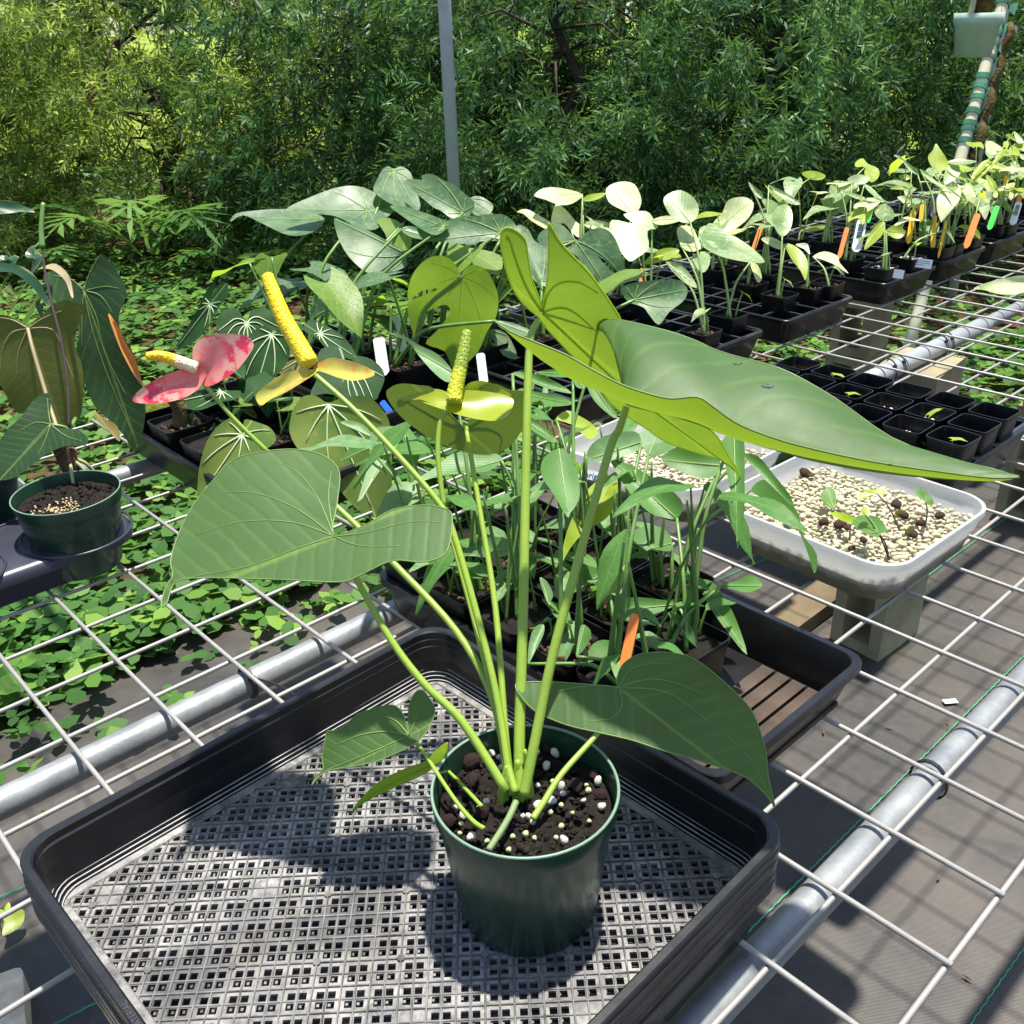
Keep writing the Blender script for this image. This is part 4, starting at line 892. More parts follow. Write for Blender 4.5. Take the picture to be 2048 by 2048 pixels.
stem_px([(1070, 738), (1160, 850), (1280, 985), (1440, 1140)], DF1 + .003, .875, 0.00189, 0.00224, M_st, cv=Z4, parent=anth, name='peduncle')
stem_px([(505, 852), (600, 930), (640, 960), (740, 1060), (860, 1190), (930, 1320), (962, 1490)], .875, DB + .004, 0.00224, 0.00327, M_st, parent=anth, name='peduncle')
DF2 = .83
traced([(545, 925), (500, 932), (430, 932), (330, 960), (250, 1010), (195, 1055), (162, 1092), (168, 1132), (198, 1156), (250, 1120), (350, 1072), (450, 1012), (540, 950)], (530, 935), DF2, M_sp2, Z5, nrm=(.1, -.6, .8), cup=.12, **SPK)
traced([(520, 925), (560, 885), (635, 858), (690, 866), (760, 880), (860, 920), (903, 955), (870, 982), (770, 1002), (680, 985), (600, 955)], (545, 930), DF2 + .002, M_sp2, Z5, nrm=(-.1, -.6, .8), cup=.12, **SPK)
spadix([(500, 905), (430, 780), (340, 620), (270, 450), (228, 335)], Z5, DF2 - .002, DF2 + .01, .0085, ((.66, .52, .02), (.80, .56, .01)), anth)
stem_px([(592, 705), (660, 765), (735, 842), (825, 945), (855, 1005), (905, 1180), (940, 1330), (964, 1490)], DF2, DB + .004, 0.00224, 0.00310, M_st, parent=anth, name='peduncle')
DF3 = .82
traced([(1400, 1130), (1330, 1155), (1250, 1140), (1180, 1118), (1100, 1128), (1040, 1112), (1060, 1082), (1110, 1062), (1180, 1050), (1300, 1055), (1370, 1075), (1440, 1060), (1520, 1062), (1640, 1075), (1760, 1110), (1757, 1180), (1720, 1230), (1650, 1252), (1560, 1245), (1450, 1222), (1330, 1182), (1200, 1135), (1290, 1150), (1350, 1165)], (1395, 1140), DF3, M_sp3, Z5, nrm=(0, -.55, .85), cup=.12, **SPK)
traced([(1420, 1110), (1455, 1050), (1500, 1012), (1570, 1003), (1660, 1030), (1755, 1095), (1640, 1085), (1520, 1075)], (1420, 1105), DF3 + .012, M_sp3, Z5, nrm=(0, -.85, .5), cup=.1, **SPK)
spadix([(1395, 1140), (1405, 1060), (1432, 940), (1462, 800), (1480, 685)], Z5, DF3 - .006, DF3 + .004, .0070, ((.42, .44, .02), (.22, .30, .03)), anth)
stem_px([(1400, 1160), (1345, 1200), (1305, 1290), (1298, 1500), (1335, 1790)], DF3 + .003, .815, 0.00206, 0.00224, M_st, cv=Z5, parent=anth, name='peduncle')
stem_px([(850, 1006), (890, 1150), (930, 1310), (955, 1430), (972, 1495)], .815, DB, 0.00224, 0.00310, M_st, parent=anth, name='peduncle')
# sheath at the crown
c0 = at(Z16(905, 690), PC.z + SZ)
for dx, h, r in ((0, .035, .008), (-.012, .030, .0065), (.008, .045, .005)):
    stem3([c0 + Vector((dx, 0, -.006)), c0 + Vector((dx * .9, .001, h * .5)), c0 + Vector((dx * .7, .003, h))], r, r * .25, M_st, 'leaf_sheath', anth, 10)
# ------------------------------------------------------------ trays and pots on the bench
def flat_tray(a0, a1, b0, b1, ztop, label, ins=None, group=None, name='nursery_tray', rack=False):
    ca, cb = (a0 + a1) / 2, (b0 + b1) / 2; hx, hy = (a1 - a0) / 2, (b1 - b0) / 2; t = empty(name, B(ca, cb, Z0), GA, label, 'tray', group); H = ztop - Z0
    rr = lambda d, z: rrect(hx - d, hy - d, max(.008, .022 - d * .3), z, 5)
    smooth_by_angle(MB().loops([rr(.018, 0), rr(.006, H - .012), rr(.0, H - .010), rr(.0, H - .001), rr(.001, H), rr(.008, H), rr(.0095, H - .002), rr(.020, .003)], True, True).build('body', M_black, t), 30)
    if ins:
        na, nb = ins; mb = MB()
        for i in range(na + 1): x = -hx + .012 + (2 * hx - .024) * i / na; mb.box((x, 0, H - .004), (.006, 2 * hy - .02, .003))
        for j in range(nb + 1): y = -hy + .012 + (2 * hy - .024) * j / nb; mb.box((0, y, H - .0037), (2 * hx - .02, .006, .003))
        mb.build('cell_divider', M_insert, t)
        cell = MB(); cw, ch = (2 * hx - .024) / na / 2 - .004, (2 * hy - .024) / nb / 2 - .004
        cell.loops([rrect(cw, ch, .006, 0, 3), rrect(cw * .8, ch * .8, .006, -.045, 3)], False, True); cm = mesh('cell', cell.v, cell.f); cm.materials.append(M_black)
        for i in range(na):
            for j in range(nb):
                o = link('cell', cm, None, t); o.location = (-hx + .012 + (2 * hx - .024) * (i + .5) / na, -hy + .012 + (2 * hy - .024) * (j + .5) / nb, H - .0055)
    return t
M_insert = plain('grey_black_insert', (.030, .030, .033), .28, .6, var=.2)
_pm = {}
def sq_pot_me(sz, h):
    k = (sz, h)
    if k not in _pm:
        a = sz / 2; b = a * .78
        mb = MB().loops([rrect(b, b, .006, 0, 4), rrect(a - .0012, a - .0012, .009, h - .006, 4), rrect(a, a, .0095, h - .005, 4), rrect(a, a, .0095, h, 4), rrect(a - .0016, a - .0016, .008, h, 4), rrect(b, b, .006, h * .25, 4)], True)
        me = mesh('pot', mb.v, mb.f, True); me.set_sharp_from_angle(angle=radians(35)); me.materials.append(M_blackpot)
        r = random.Random(1); n = 7; s_ = a * .93; v = [Vector((-s_ + 2 * s_ * i / (n - 1), -s_ + 2 * s_ * j / (n - 1), h - .010 + r.uniform(-.003, .003))) for j in range(n) for i in range(n)]
        f = [(j * n + i, j * n + i + 1, (j + 1) * n + i + 1, (j + 1) * n + i) for j in range(n - 1) for i in range(n - 1)]
        so = mesh('potting_mix', v, f, True); so.materials.append(M_soil); _pm[k] = (me, so)
    return _pm[k]
gr = [(PEB['pumice'][i % 4]) for i in range(4)]
def grit_me(sz, n, seed, kind='pumice'):
    r = random.Random(seed); l = []
    for i in range(n): l.append((PEB[kind][i % 4], Matrix.Translation((r.uniform(-sz, sz) * .42, r.uniform(-sz, sz) * .42, 0)) @ Matrix.Rotation(r.uniform(0, 6), 4, (r.random(), r.random(), .3)) @ Matrix.Scale(r.uniform(.0022, .0045), 4)))
    return scatter_mesh(None, l)
grit = [grit_me(.07, 26, k) for k in range(3)]; 
for g_ in grit: g_.materials.append(M_pum)
litter = [grit_me(.07, 30, 20 + k, 'lava') for k in range(2)]
for g_ in litter: g_.materials.append(plain('orchid_bark', (.10, .055, .032), .9, .2, var=.5, scale=80))
class Pot:
    def __init__(s, a, b, sz, h, zb, label, group, name='potted_seedling', soil=True, gk=None, cat='potted plant', rz=0):
        s.a, s.b, s.sz = a, b, sz; s.o = empty(name, B(a, b, zb), GA + rz, label, cat, group); me, so = sq_pot_me(sz, h); s.pot = link('pot', me, None, s.o)
        s.soil = None
        if soil:
            s.soil = link('potting_mix', so, None, s.o)
            if gk is not None: g = link('gravel', (grit + litter)[gk], None, s.soil); g.location = (0, 0, h - .008); g['kind'] = 'stuff'
        s.top = B(a, b, zb + h - .010); s.px = pix(s.top); s.dep = depth(s.top); s.n = 0
rs = random.Random(21)
def attach(pots, leaves, m_stem, r0=.0022, r1=.0014, xw=1.0, dj=.03, sag=.0, upb=.0):
    "give each traced leaf to the pot standing below it and grow its petiole from there"
    for lf in leaves:
        pts, S, m, cv = lf[0], lf[1], lf[2], lf[3]; kw = lf[4] if len(lf) > 4 else {}; sp = cv(*S)
        if 'pot' in kw: p = pots[kw.pop('pot')]
        else: p = min(pots, key=lambda q: abs(q.px[0] - sp[0]) * xw + q.n * 14 + (300 if q.px[1] < sp[1] + 5 else 0))
        p.n += 1; d = p.dep + kw.pop('dd', rs.uniform(-dj, dj))
        o, S3, n = traced(pts, S, d, m, cv, parent=p.o, **kw)
        j = Vector((rs.uniform(-.2, .2) * p.sz, rs.uniform(-.2, .2) * p.sz, 0))
        st = sheath_stem(p.top + j, S3, ((p.top.x - S3.x) * .15, (p.top.y - S3.y) * .1, sag + .12 * (S3 - p.top).length), r0, r1, m_stem, p.o)
# leaf materials
M_mon = leaf_mat('mottled_monstera_leaf', (.042, .108, .046), vein=(.15, .25, .08), trans=(.26, .44, .04), tw=.3, rough=.42, spec=.33, lateral=8, lat_k=1.0, speck=(.36, .45, .22), speck_amt=.38, speck_scale=90, relief=.25, var=.2)
M_monu = leaf_mat('monstera_leaf_underside', (.14, .26, .025), vein=(.34, .44, .10), trans=(.42, .65, .02), tw=.5, rough=.45, lateral=7, lat_k=1, speck=(.42, .50, .2), speck_amt=.25, speck_scale=70, var=.2)
M_var = leaf_mat('cream_variegated_leaf', (.40, .48, .19), vein=(.52, .58, .28), trans=(.72, .78, .28), tw=.4, rough=.5, speck=(.76, .78, .50), speck_amt=.95, speck_scale=55, lateral=6, relief=.4, var=.25)
M_varg = leaf_mat('green_cream_variegated_leaf', (.14, .25, .08), vein=(.35, .45, .15), trans=(.45, .6, .10), tw=.4, rough=.38, speck=(.55, .62, .34), speck_amt=.75, speck_scale=50, lateral=7, relief=.5, var=.25)
M_lime = leaf_mat('lime_leaf', (.30, .42, .03), vein=(.48, .56, .10), trans=(.65, .78, .04), tw=.5, rough=.4, speck=(.55, .6, .12), speck_amt=.5, speck_scale=60, var=.25)
M_ph = leaf_mat('seedling_leaf', (.075, .19, .040), vein=(.26, .38, .14), trans=(.36, .56, .06), tw=.36, rough=.42, spec=.28, lateral=12, lat_k=1.4, relief=.35, var=.2)
M_phs = leaf_mat('silver_streaked_leaf', (.095, .21, .060), vein=(.40, .48, .30), trans=(.34, .54, .08), tw=.34, rough=.45, spec=.28, speck=(.34, .43, .26), speck_amt=.4, speck_scale=45, var=.25)
M_cr = leaf_mat('velvet_crystal_leaf', (.018, .058, .014), vein=(.36, .46, .26), trans=(.12, .26, .02), tw=.25, rough=.65, spec=.2, var=.35, scale=30)
M_crl = leaf_mat('pale_crystal_leaf', (.070, .155, .034), vein=(.45, .52, .20), trans=(.32, .48, .03), tw=.35, rough=.55, spec=.25, speck=(.40, .36, .04), speck_amt=.38, speck_scale=40, var=.3)
M_crb = leaf_mat('bronze_leaf', (.16, .13, .03), vein=(.40, .42, .16), trans=(.4, .35, .05), tw=.4, rough=.5, var=.3)
M_crv = plain('pale_vein', (.40, .49, .27), .5, var=.15)
M_vel = leaf_mat('dark_velvet_leaf', (.022, .058, .016), vein=(.16, .24, .05), trans=(.10, .20, .01), tw=.22, rough=.5, spec=.4, lateral=10, lat_k=.7, relief=.5, var=.35)
M_velu = leaf_mat('olive_leaf_underside', (.088, .098, .018), vein=(.22, .21, .06), trans=(.28, .30, .03), tw=.35, rough=.6, spec=.3, lateral=9, lat_k=.7, relief=.4, var=.25)
M_stv = plain('pale_green_petiole', (.26, .36, .11), .4, var=.2, scale=30)
M_stg = plain('green_petiole', (.11, .21, .045), .4, var=.25, scale=30)
M_org = plain('orange_tag', (.85, .22, .04), .4, var=.1); M_yel = plain('yellow_tag', (.76, .42, .01), .4, var=.1); M_pur = plain('purple_tag', (.20, .11, .26), .4, var=.1); M_grn = plain('green_tag', (.04, .56, .06), .4, var=.1)

# ---- tray of tall seedlings behind the big pot
flat_tray(.385, .655, .355, .888, .862, 'black nursery tray packed with tall narrow leaved seedlings, one end empty')
SP = []
for i, a in enumerate((.432, .520, .607)):
    for j in range(5):
        b = .402 + .084 * j
        if i == 2 and j == 4: continue
        row = ('front', 'middle', 'back')[i]
        SP.append(Pot(a, b, .080, .078, Z0 + .004, f'long leaved seedling {("fifth", "fourth", "third", "second", "first")[j]} from the empty end, {row} row of tall seedling tray', 'tall seedlings in square black pots', gk=(3 if j % 2 else None), rz=rs.uniform(-.06, .06)))
def L(m, *pts, S=None, cv=Z9, **kw): return (list(pts), S or pts[0], m, cv, kw)
v5 = dict(cv=Z5); v6 = dict(cv=Z6); v8 = dict(cv=Z8)
seed_leaves = [
 L(M_ph, (960, 95), (1010, 120), (1050, 200), (1065, 280), (1060, 360), (1020, 420), (1000, 440), (930, 320), (880, 250), (868, 180), (900, 125)),
 L(M_lime, (1230, 252), (1268, 290), (1250, 380), (1200, 450), (1120, 500), (1050, 560), (990, 650), (950, 760), (935, 830), (970, 650), (1000, 520), (1050, 400), (1100, 310), (1170, 252)),
 L(M_ph, (1560, 450), (1500, 446), (1420, 420), (1330, 330), (1260, 230), (1225, 145), (1330, 180), (1450, 250), (1560, 330), (1592, 390)),
 L(M_ph, (1535, 575), (1530, 615), (1450, 610), (1330, 600), (1240, 630), (1170, 672), (1220, 600), (1300, 530), (1400, 490), (1480, 494), (1528, 540)),
 L(M_ph, (1225, 700), (1225, 725), (1170, 770), (1080, 800), (1010, 842), (1040, 750), (1090, 670), (1140, 645), (1200, 678)),
 L(M_lime, (1220, 842), (1195, 830), (1200, 780), (1240, 690), (1280, 620), (1315, 603), (1310, 680), (1270, 770)),
 L(M_phs, (738, 600), (690, 640), (600, 650), (500, 640), (378, 662), (460, 620), (540, 570), (620, 545), (690, 550)),
 L(M_ph, (1052, 712), (1020, 742), (930, 690), (850, 655), (808, 618), (880, 640), (980, 660)),
 L(M_phs, (265, 330), (260, 360), (180, 400), (90, 440), (30, 455), (60, 370), (120, 290), (190, 260), (255, 295)),
 L(M_ph, (668, 155), (600, 210), (460, 220), (330, 240), (188, 285), (330, 190), (420, 120), (520, 105), (640, 118)),
 L(M_ph, (1850, 10), (1900, 40), (1905, 250), (1900, 450), (1868, 605), (1850, 400), (1810, 200), (1790, 60)),
 L(M_phs, (1415, 132), (1385, 70), (1380, 10), (1480, -20), (1562, 65), (1490, 122)),
 L(M_ph, (1782, 180), (1775, 222), (1700, 246), (1600, 220), (1480, 150), (1580, 80), (1700, 110), (1770, 140)),
 L(M_phs, (1380, 60), (1370, 95), (1300, 130), (1200, 160), (1100, 150), (1130, 70), (1220, 20), (1350, 8)),
 L(M_ph, (1660, 765), (1740, 770), (1800, 850), (1860, 960), (1917, 1142), (1820, 1030), (1740, 920), (1690, 830)),
 L(M_ph, (1790, 790), (1860, 768), (1940, 735), (1995, 790), (1930, 825), (1860, 815)),
 L(M_ph, (1560, 885), (1400, 952), (1300, 972), (1220, 942), (1240, 880), (1320, 850), (1450, 858)),
 L(M_ph, (1400, 905), (1450, 948), (1480, 1002), (1400, 955), (1320, 950), (1260, 975), (1315, 912)),
 L(M_phs, (905, 880), (890, 850), (862, 752), (900, 770), (930, 830), (922, 865)),
 L(M_phs, (805, 1190), (802, 1150), (810, 1080), (832, 1010), (882, 988), (882, 1040), (842, 1120)),
 L(M_ph, (1050, 1152), (1055, 1080), (1075, 990), (1122, 1020), (1112, 1080)),
 L(M_ph, (1280, 1120), (1210, 1150), (1120, 1180), (1080, 1205), (1130, 1090), (1210, 1068)),
 L(M_ph, (480, 385), (560, 395), (640, 490), (720, 590), (735, 650), (640, 560), (560, 480), **v8),
 L(M_ph, (520, 570), (570, 518), (640, 530), (720, 620), (770, 700), (790, 800), (862, 900), (850, 1000), (810, 880), (750, 750), (650, 650), (560, 600), **v8),
 L(M_phs, (1390, 950), (1360, 1012), (1280, 960), (1180, 850), (1110, 760), (980, 703), (1080, 720), (1180, 780), (1300, 840), **v5),
 L(M_phs, (1070, 1290), (1080, 1330), (1030, 1430), (950, 1540), (880, 1640), (788, 1792), (840, 1600), (870, 1500), (870, 1400), (885, 1310), (960, 1288), **v5),
 L(M_phs, (882, 1352), (800, 1320), (690, 1262), (760, 1250), (850, 1290), **v5), L(M_ph, (865, 1420), (780, 1472), (685, 1502), (740, 1430), (790, 1370), (850, 1388), **v5),
 L(M_phs, (1200, 1700), (1190, 1740), (1100, 1790), (1000, 1830), (918, 1852), (950, 1750), (1010, 1660), (1100, 1630), (1185, 1668), **v5),
 L(M_ph, (210, 1120), (300, 1108), (450, 1150), (592, 1242), (500, 1232), (400, 1202), **v6), L(M_ph, (360, 1112), (470, 1090), (600, 1110), (560, 1142), (430, 1132), **v6), L(M_ph, (690, 1140), (740, 1200), (820, 1290), (880, 1370), (862, 1402), (760, 1320), (700, 1230), **v6),
 L(M_lime, (490, 1410), (560, 1355), (640, 1390), (720, 1440), (762, 1502), (700, 1540), (600, 1450), **v6), L(M_ph, (210, 1240), (330, 1230), (500, 1260), (602, 1312), (450, 1330), (300, 1300), **v6), L(M_phs, (600, 1140), (640, 1098), (690, 1150), (672, 1212), (620, 1202), **v6),
 L(M_phs, (430, 1150), (440, 1300), (430, 1440), (370, 1380), (395, 1260), **v6), L(M_ph, (230, 1380), (330, 1400), (430, 1470), (500, 1560), (400, 1540), (300, 1470), **v6)]
for lf in seed_leaves: lf[4].update(fan=(0,), vr=.0006, vmat=M_stv, npts=60)
attach(SP, seed_leaves, M_stg, .0030, .0018, dj=.035)
# procedural undergrowth in the same pots
UPV = Vector((0, 0, 1))
def sprout(p, n, hs, Ls, mats, kind='lance', wr=.3, tilt=.6, stem=M_stg, r0=.002, bend=.3):
    for k in range(n):
        a = rs.uniform(0, 6.28); h = rs.uniform(*hs); out = Vector((cos(a), sin(a), 0)); b0 = p.top + Vector((rs.uniform(-.3, .3) * p.sz, rs.uniform(-.3, .3) * p.sz, 0))
        S3 = b0 + UPV * h + out * h * rs.uniform(.1, tilt * .6); sheath_stem(b0, S3, (0, 0, h * .1), r0, r0 * .55, stem, p.o, n=5)
        L_ = rs.uniform(*Ls); d = (out * rs.uniform(.6, 1) + UPV * rs.uniform(-.5, .5)).normalized(); blade_at(S3, d, UPV + out * -.2, L_, L_ * wr, rs.choice(mats), kind, p.o, rs.randrange(3), bend)
for p in SP:
    sprout(p, 2 if p not in SP[3:5] else 0, (.07, .19), (.07, .12), [M_ph, M_ph, M_phs], 'lance', .3); sprout(p, 4, (.015, .05), (.03, .06), [M_ph, M_phs], 'lance', .4)
    for k in range(2):
        b0 = p.top + Vector((rs.uniform(-.018, .018), rs.uniform(-.018, .018), 0)); stem3([b0, b0 + Vector((rs.uniform(-.008, .008), 0, .04)), b0 + Vector((rs.uniform(-.02, .02), rs.uniform(-.02, .02), rs.uniform(.09, .17)))], .0048, .0012, M_stg, 'stem', p.o, 7)
def plant_tag(px0, px1, wpx, cv, dep, m, label, bar=False, back=.0):
    a, b = adep(cv(*px0), dep), adep(cv(*px1), dep - .004); ax = (a - b); Ln = ax.length + .012; x = ax.normalized(); s_ = cv(wpx, 0)[0] - cv(0, 0)[0]; W = s_ / F * dep
    n = (CAM - a).normalized(); n = (n - x * n.dot(x)).normalized(); M = frame_mat(b - x * .012, x, n)
    hw = W / 2; th = .0006; mb = MB(); prof = [(0, -hw * .35), (Ln * .10, -hw), (Ln * .94, -hw), (Ln, -hw * .6), (Ln, hw * .6), (Ln * .94, hw), (Ln * .10, hw), (0, hw * .35)]
    mb.loops([[Vector((x_, y_, -th)) for x_, y_ in prof], [Vector((x_, y_, th)) for x_, y_ in prof]], True, True)
    o = mb.build('plant_label', m); o.matrix_world = M; tag(o, label, 'plant label', 'plastic plant labels')
    if bar:
        kb = MB(); r = random.Random(3); x_ = Ln * .42
        while x_ < Ln * .86: w_ = r.choice((.0007, .0012, .0018)); kb.box((x_, 0, th + .0003), (w_, hw * 1.1, .0003)); x_ += w_ + r.choice((.0008, .0014))
        kb.build('barcode', M_black, o)
    return o
plant_tag((1348, 935), (1285, 1230), 50, Z9, SP[4].dep - .04, M_org, 'bright orange plastic label standing in the front of the tall seedling tray')

# ---- clear tubs of gravel
def _tub():
    s = N('frosted_tub'); sp = s.n('ShaderNodeSeparateXYZ'); s.l(s.obj(), sp.inputs[0])
    h = s.math('ADD', sp.outputs[2], s.math('MULTIPLY', s.noise(60, 5), .028)); k = s.ramp(h, (.034, 1), (.050, 0))
    c = s.mix(s.math('MULTIPLY', k, .85), (.72, .72, .70), (.20, .18, .075)); c = s.mix(s.ramp(s.noise(25, 5), (.55, 0), (.75, .35)), c, (.56, .55, .47))
    b = s.bsdf(c, .25, 0, .5, bump=s.noise(40, 2), bstr=.05); t = s.n('ShaderNodeBsdfTranslucent'); s.l(c, t.inputs[0]); ms = s.n('ShaderNodeMixShader'); ms.inputs[0].default_value = .45; s.l(b, ms.inputs[1]); s.l(t.outputs[0], ms.inputs[2])
    tp = s.n('ShaderNodeBsdfTransparent'); m2 = s.n('ShaderNodeMixShader'); m2.inputs[0].default_value = .16; s.l(ms.outputs[0], m2.inputs[1]); s.l(tp.outputs[0], m2.inputs[2]); return s.done(m2.outputs[0])
M_tub = _tub()
M_peb = (lambda s: s.done(s.bsdf(s.mix(s.ramp(s.n('ShaderNodeObjectInfo').outputs['Random'], (0, 0), (1, 1)), s.mix(s.noise(90, 4), (.44, .38, .27), (.60, .55, .44)), s.mix(s.noise(60, 4), (.32, .30, .16), (.55, .50, .38))), .85, 0, .3, bump=s.noise(300, 4), bstr=.5)))(N('pale_gravel'))
PBM = [pebble_mesh(70 + k, k < 0, (1, .8, .62)) for k in range(6)]
PBL = [pebble_mesh(90 + k, True, (1, .8, .62)) for k in range(6)]
for x in PBM + PBL: x.materials.append(M_peb)
def tub(ca, cb, hx, hy, H, rz, label, n_big, n_small, gz):
    t = empty('plastic_tub', B(ca, cb, Z0), GA + rz, label, 'tub', 'frosted plastic tubs of gravel'); rr = lambda d, z: rrect(hx - d, hy - d, .045, z, 9)
    smooth_by_angle(MB().loops([rr(.030, 0), rr(.020, .003), rr(.0145, .012), rr(.009, .040), rr(.0065, .042), rr(.003, H - .012), rr(.0, H - .010), rr(.0, H - .001), rr(.001, H), rr(.004, H - .0005), rr(.0048, H - .012), rr(.0085, .043), rr(.011, .040), rr(.0165, .013), rr(.022, .005)], True, True).build('body', M_tub, t), 30)
    bed = empty('gravel_bed', t.location, GA + rz, 'pale pumice gravel filling the ' + label.split(' ')[0] + ' tub' if False else None)
    bpy.data.objects.remove(bed)
    b = MB().loops([rr(.020, .006), rr(.011, gz - .012)], True, True).build('gravel_bed', M_peb, t); r = random.Random(int(ca * 100)); pts = []
    R = .0080; x = -hx
    while x < hx:
        y = -hy
        while y < hy:
            px, py = x + r.uniform(-.4, .4) * R, y + r.uniform(-.4, .4) * R
            if abs(px) < hx - .014 and abs(py) < hy - .014 and not (abs(px) > hx - .045 and abs(py) > hy - .045 and math.hypot(abs(px) - hx + .045, abs(py) - hy + .045) > .033): pts.append((px, py, gz + r.uniform(-.0035, .003) + .003 * sin(px * 25) * cos(py * 20), r.uniform(.0042, .0068)))
            y += R * 1.15
        x += R * 1.15
    pts.sort(key=lambda q: -q[3]); l = []
    for i, (px, py, pz, s) in enumerate(pts):
        if i < n_big:
            o = link('pebble', PBM[i % 6]); o.parent = b; o.location = (px, py, pz); o.scale = (s, s, s); o.rotation_euler = (r.uniform(-.6, .6), r.uniform(-.6, .6), r.uniform(0, 6))
        else: l.append((PBL[i % 6], Matrix.Translation((px, py, pz)) @ Matrix.Rotation(r.uniform(0, 6), 4, (r.random() * .4, r.random() * .4, 1)) @ Matrix.Scale(s, 4)))
    if l: o = link('gravel', scatter_mesh(None, l), M_peb, b); o['kind'] = 'stuff'
    return t, b
tb, tbed = tub(.962, .690, .137, .142, .070, -.03, 'frosted plastic tub of pale gravel with small sprouting seedlings', 280, 0, .044)
M_mossg = plain('green_moss', (.12, .14, .02), .95, .1, var=.4, scale=90, bscale=300, bstr=1, bdist=.004); M_root = plain('dark_tuber', (.065, .035, .025), .8, .2, var=.4, scale=90, bscale=200, bstr=1)
GZ = Z0 + .050; M_dkst = plain('dark_stem', (.045, .030, .022), .5)
PBR = pebble_mesh(5, False, (1, .9, .8)); PBR.materials.append(M_root); PBG = pebble_mesh(6, False, (1, .9, .4)); PBG.materials.append(M_mossg)
for k, (x, y, s, me_) in enumerate(((800, 480, .011, PBR), (830, 490, .008, PBG), (900, 735, .009, PBR), (985, 745, .010, PBR), (1020, 760, .006, PBR), (1270, 640, .009, PBR), (1300, 690, .010, PBG), (1310, 700, .008, PBR), (1400, 740, .008, PBR), (1500, 700, .008, PBR), (1345, 785, .009, PBG), (1360, 795, .007, PBR), (1100, 825, .006, PBR), (620, 665, .007, PBR), (715, 740, .009, PBG), (1045, 870, .006, PBR))):
    o = link('tuber' if me_ is PBR else 'moss_tuft', me_); P = at(Z8(x, y), GZ + .001); o.location = P; o.scale = (s, s, s); o.rotation_euler = (k, k * .4, k * 2); wl = o.matrix_local
    M = Matrix.Translation(P) @ Matrix.Rotation(k, 4, 'Z') @ Matrix.Scale(s, 4); o.parent = tbed; o.matrix_local = (Matrix.Translation(tb.location) @ Matrix.Rotation(tb.rotation_euler.z, 4, 'Z')).inverted() @ M
def sprig(base, pts, leaves, label, m_st=M_dkst):
    P = at(Z8(*base), GZ); t = empty('gravel_seedling', P, 0, label, 'seedling', 'seedlings sprouting from the gravel'); d = depth(P)
    for j, (ol, S, m, dd) in enumerate(leaves):
        o, S3, n = traced(ol, S, d + dd, m, Z8, parent=t, npts=50, fan=(0, 40, -40), vr=.0005, vmat=M_stv)
        stem3([P, P.lerp(S3, .5) + Vector((.002, 0, .004)), S3], .0013, .0008, m_st, 'petiole', t, 5)
sprig((1290, 780), None, [([(1170, 588), (1080, 622), (1080, 590), (1130, 568), (1200, 562), (1225, 570), (1200, 595)], (1172, 586), M_lime, .012)], 'seedling with a yellow green leaf on a bent dark stem in the gravel tub')
sprig((1420, 760), None, [([(1422, 630), (1385, 600), (1360, 565), (1400, 562), (1450, 600), (1466, 640), (1440, 645)], (1424, 632), M_ph, .0)], 'seedling with one drooping dark green leaf on an upright stem in the gravel tub')
sprig((1235, 930), None, [([(1170, 812), (1110, 790), (1060, 760), (1050, 715), (1120, 695), (1190, 720), (1228, 785), (1200, 790)], (1175, 785), M_ph, -.004), ([(1100, 700), (1090, 670), (1115, 655), (1140, 680), (1130, 702)], (1115, 700), M_lime, .004)], 'seedling with a broad bright green leaf on a dark stem in the gravel tub')
sprig((1030, 830), None, [([(1040, 740), (1000, 730), (950, 705), (928, 685), (990, 685), (1045, 705), (1060, 735)], (1015, 740), M_lime, .004)], 'seedling with a torn bright leaf low in the gravel tub')
sprig((935, 700), None, [([(950, 668), (900, 640), (882, 590), (910, 560), (945, 562), (962, 600), (958, 650)], (950, 665), M_ph, .0)], 'seedling with one rounded pale leaf low in the gravel tub')
tub(.955, .385, .135, .135, .070, .02, 'frosted plastic tub of gravel standing behind the tall seedlings', 120, 0, .040)
o = plant_tag((775, 1785), (665, 1762), 60, Z6, depth(B(.82, .52, .9)), M_white, 'white card label with blue lettering behind the tall seedlings')
cu = bpy.data.curves.new('txt', 'FONT'); cu.body = 'brightro'; cu.size = .012; cu.extrude = .0002; to = bpy.data.objects.new('txt', cu); COL.objects.link(to); me = bpy.data.meshes.new_from_object(to.evaluated_get(bpy.context.evaluated_depsgraph_get())); bpy.data.objects.remove(to)
lt = link('lettering', me, plain('blue_ink', (.03, .06, .25), .5), o); lt.location = (.014, -.004, .0008); lt.rotation_euler = (0, 0, 0)

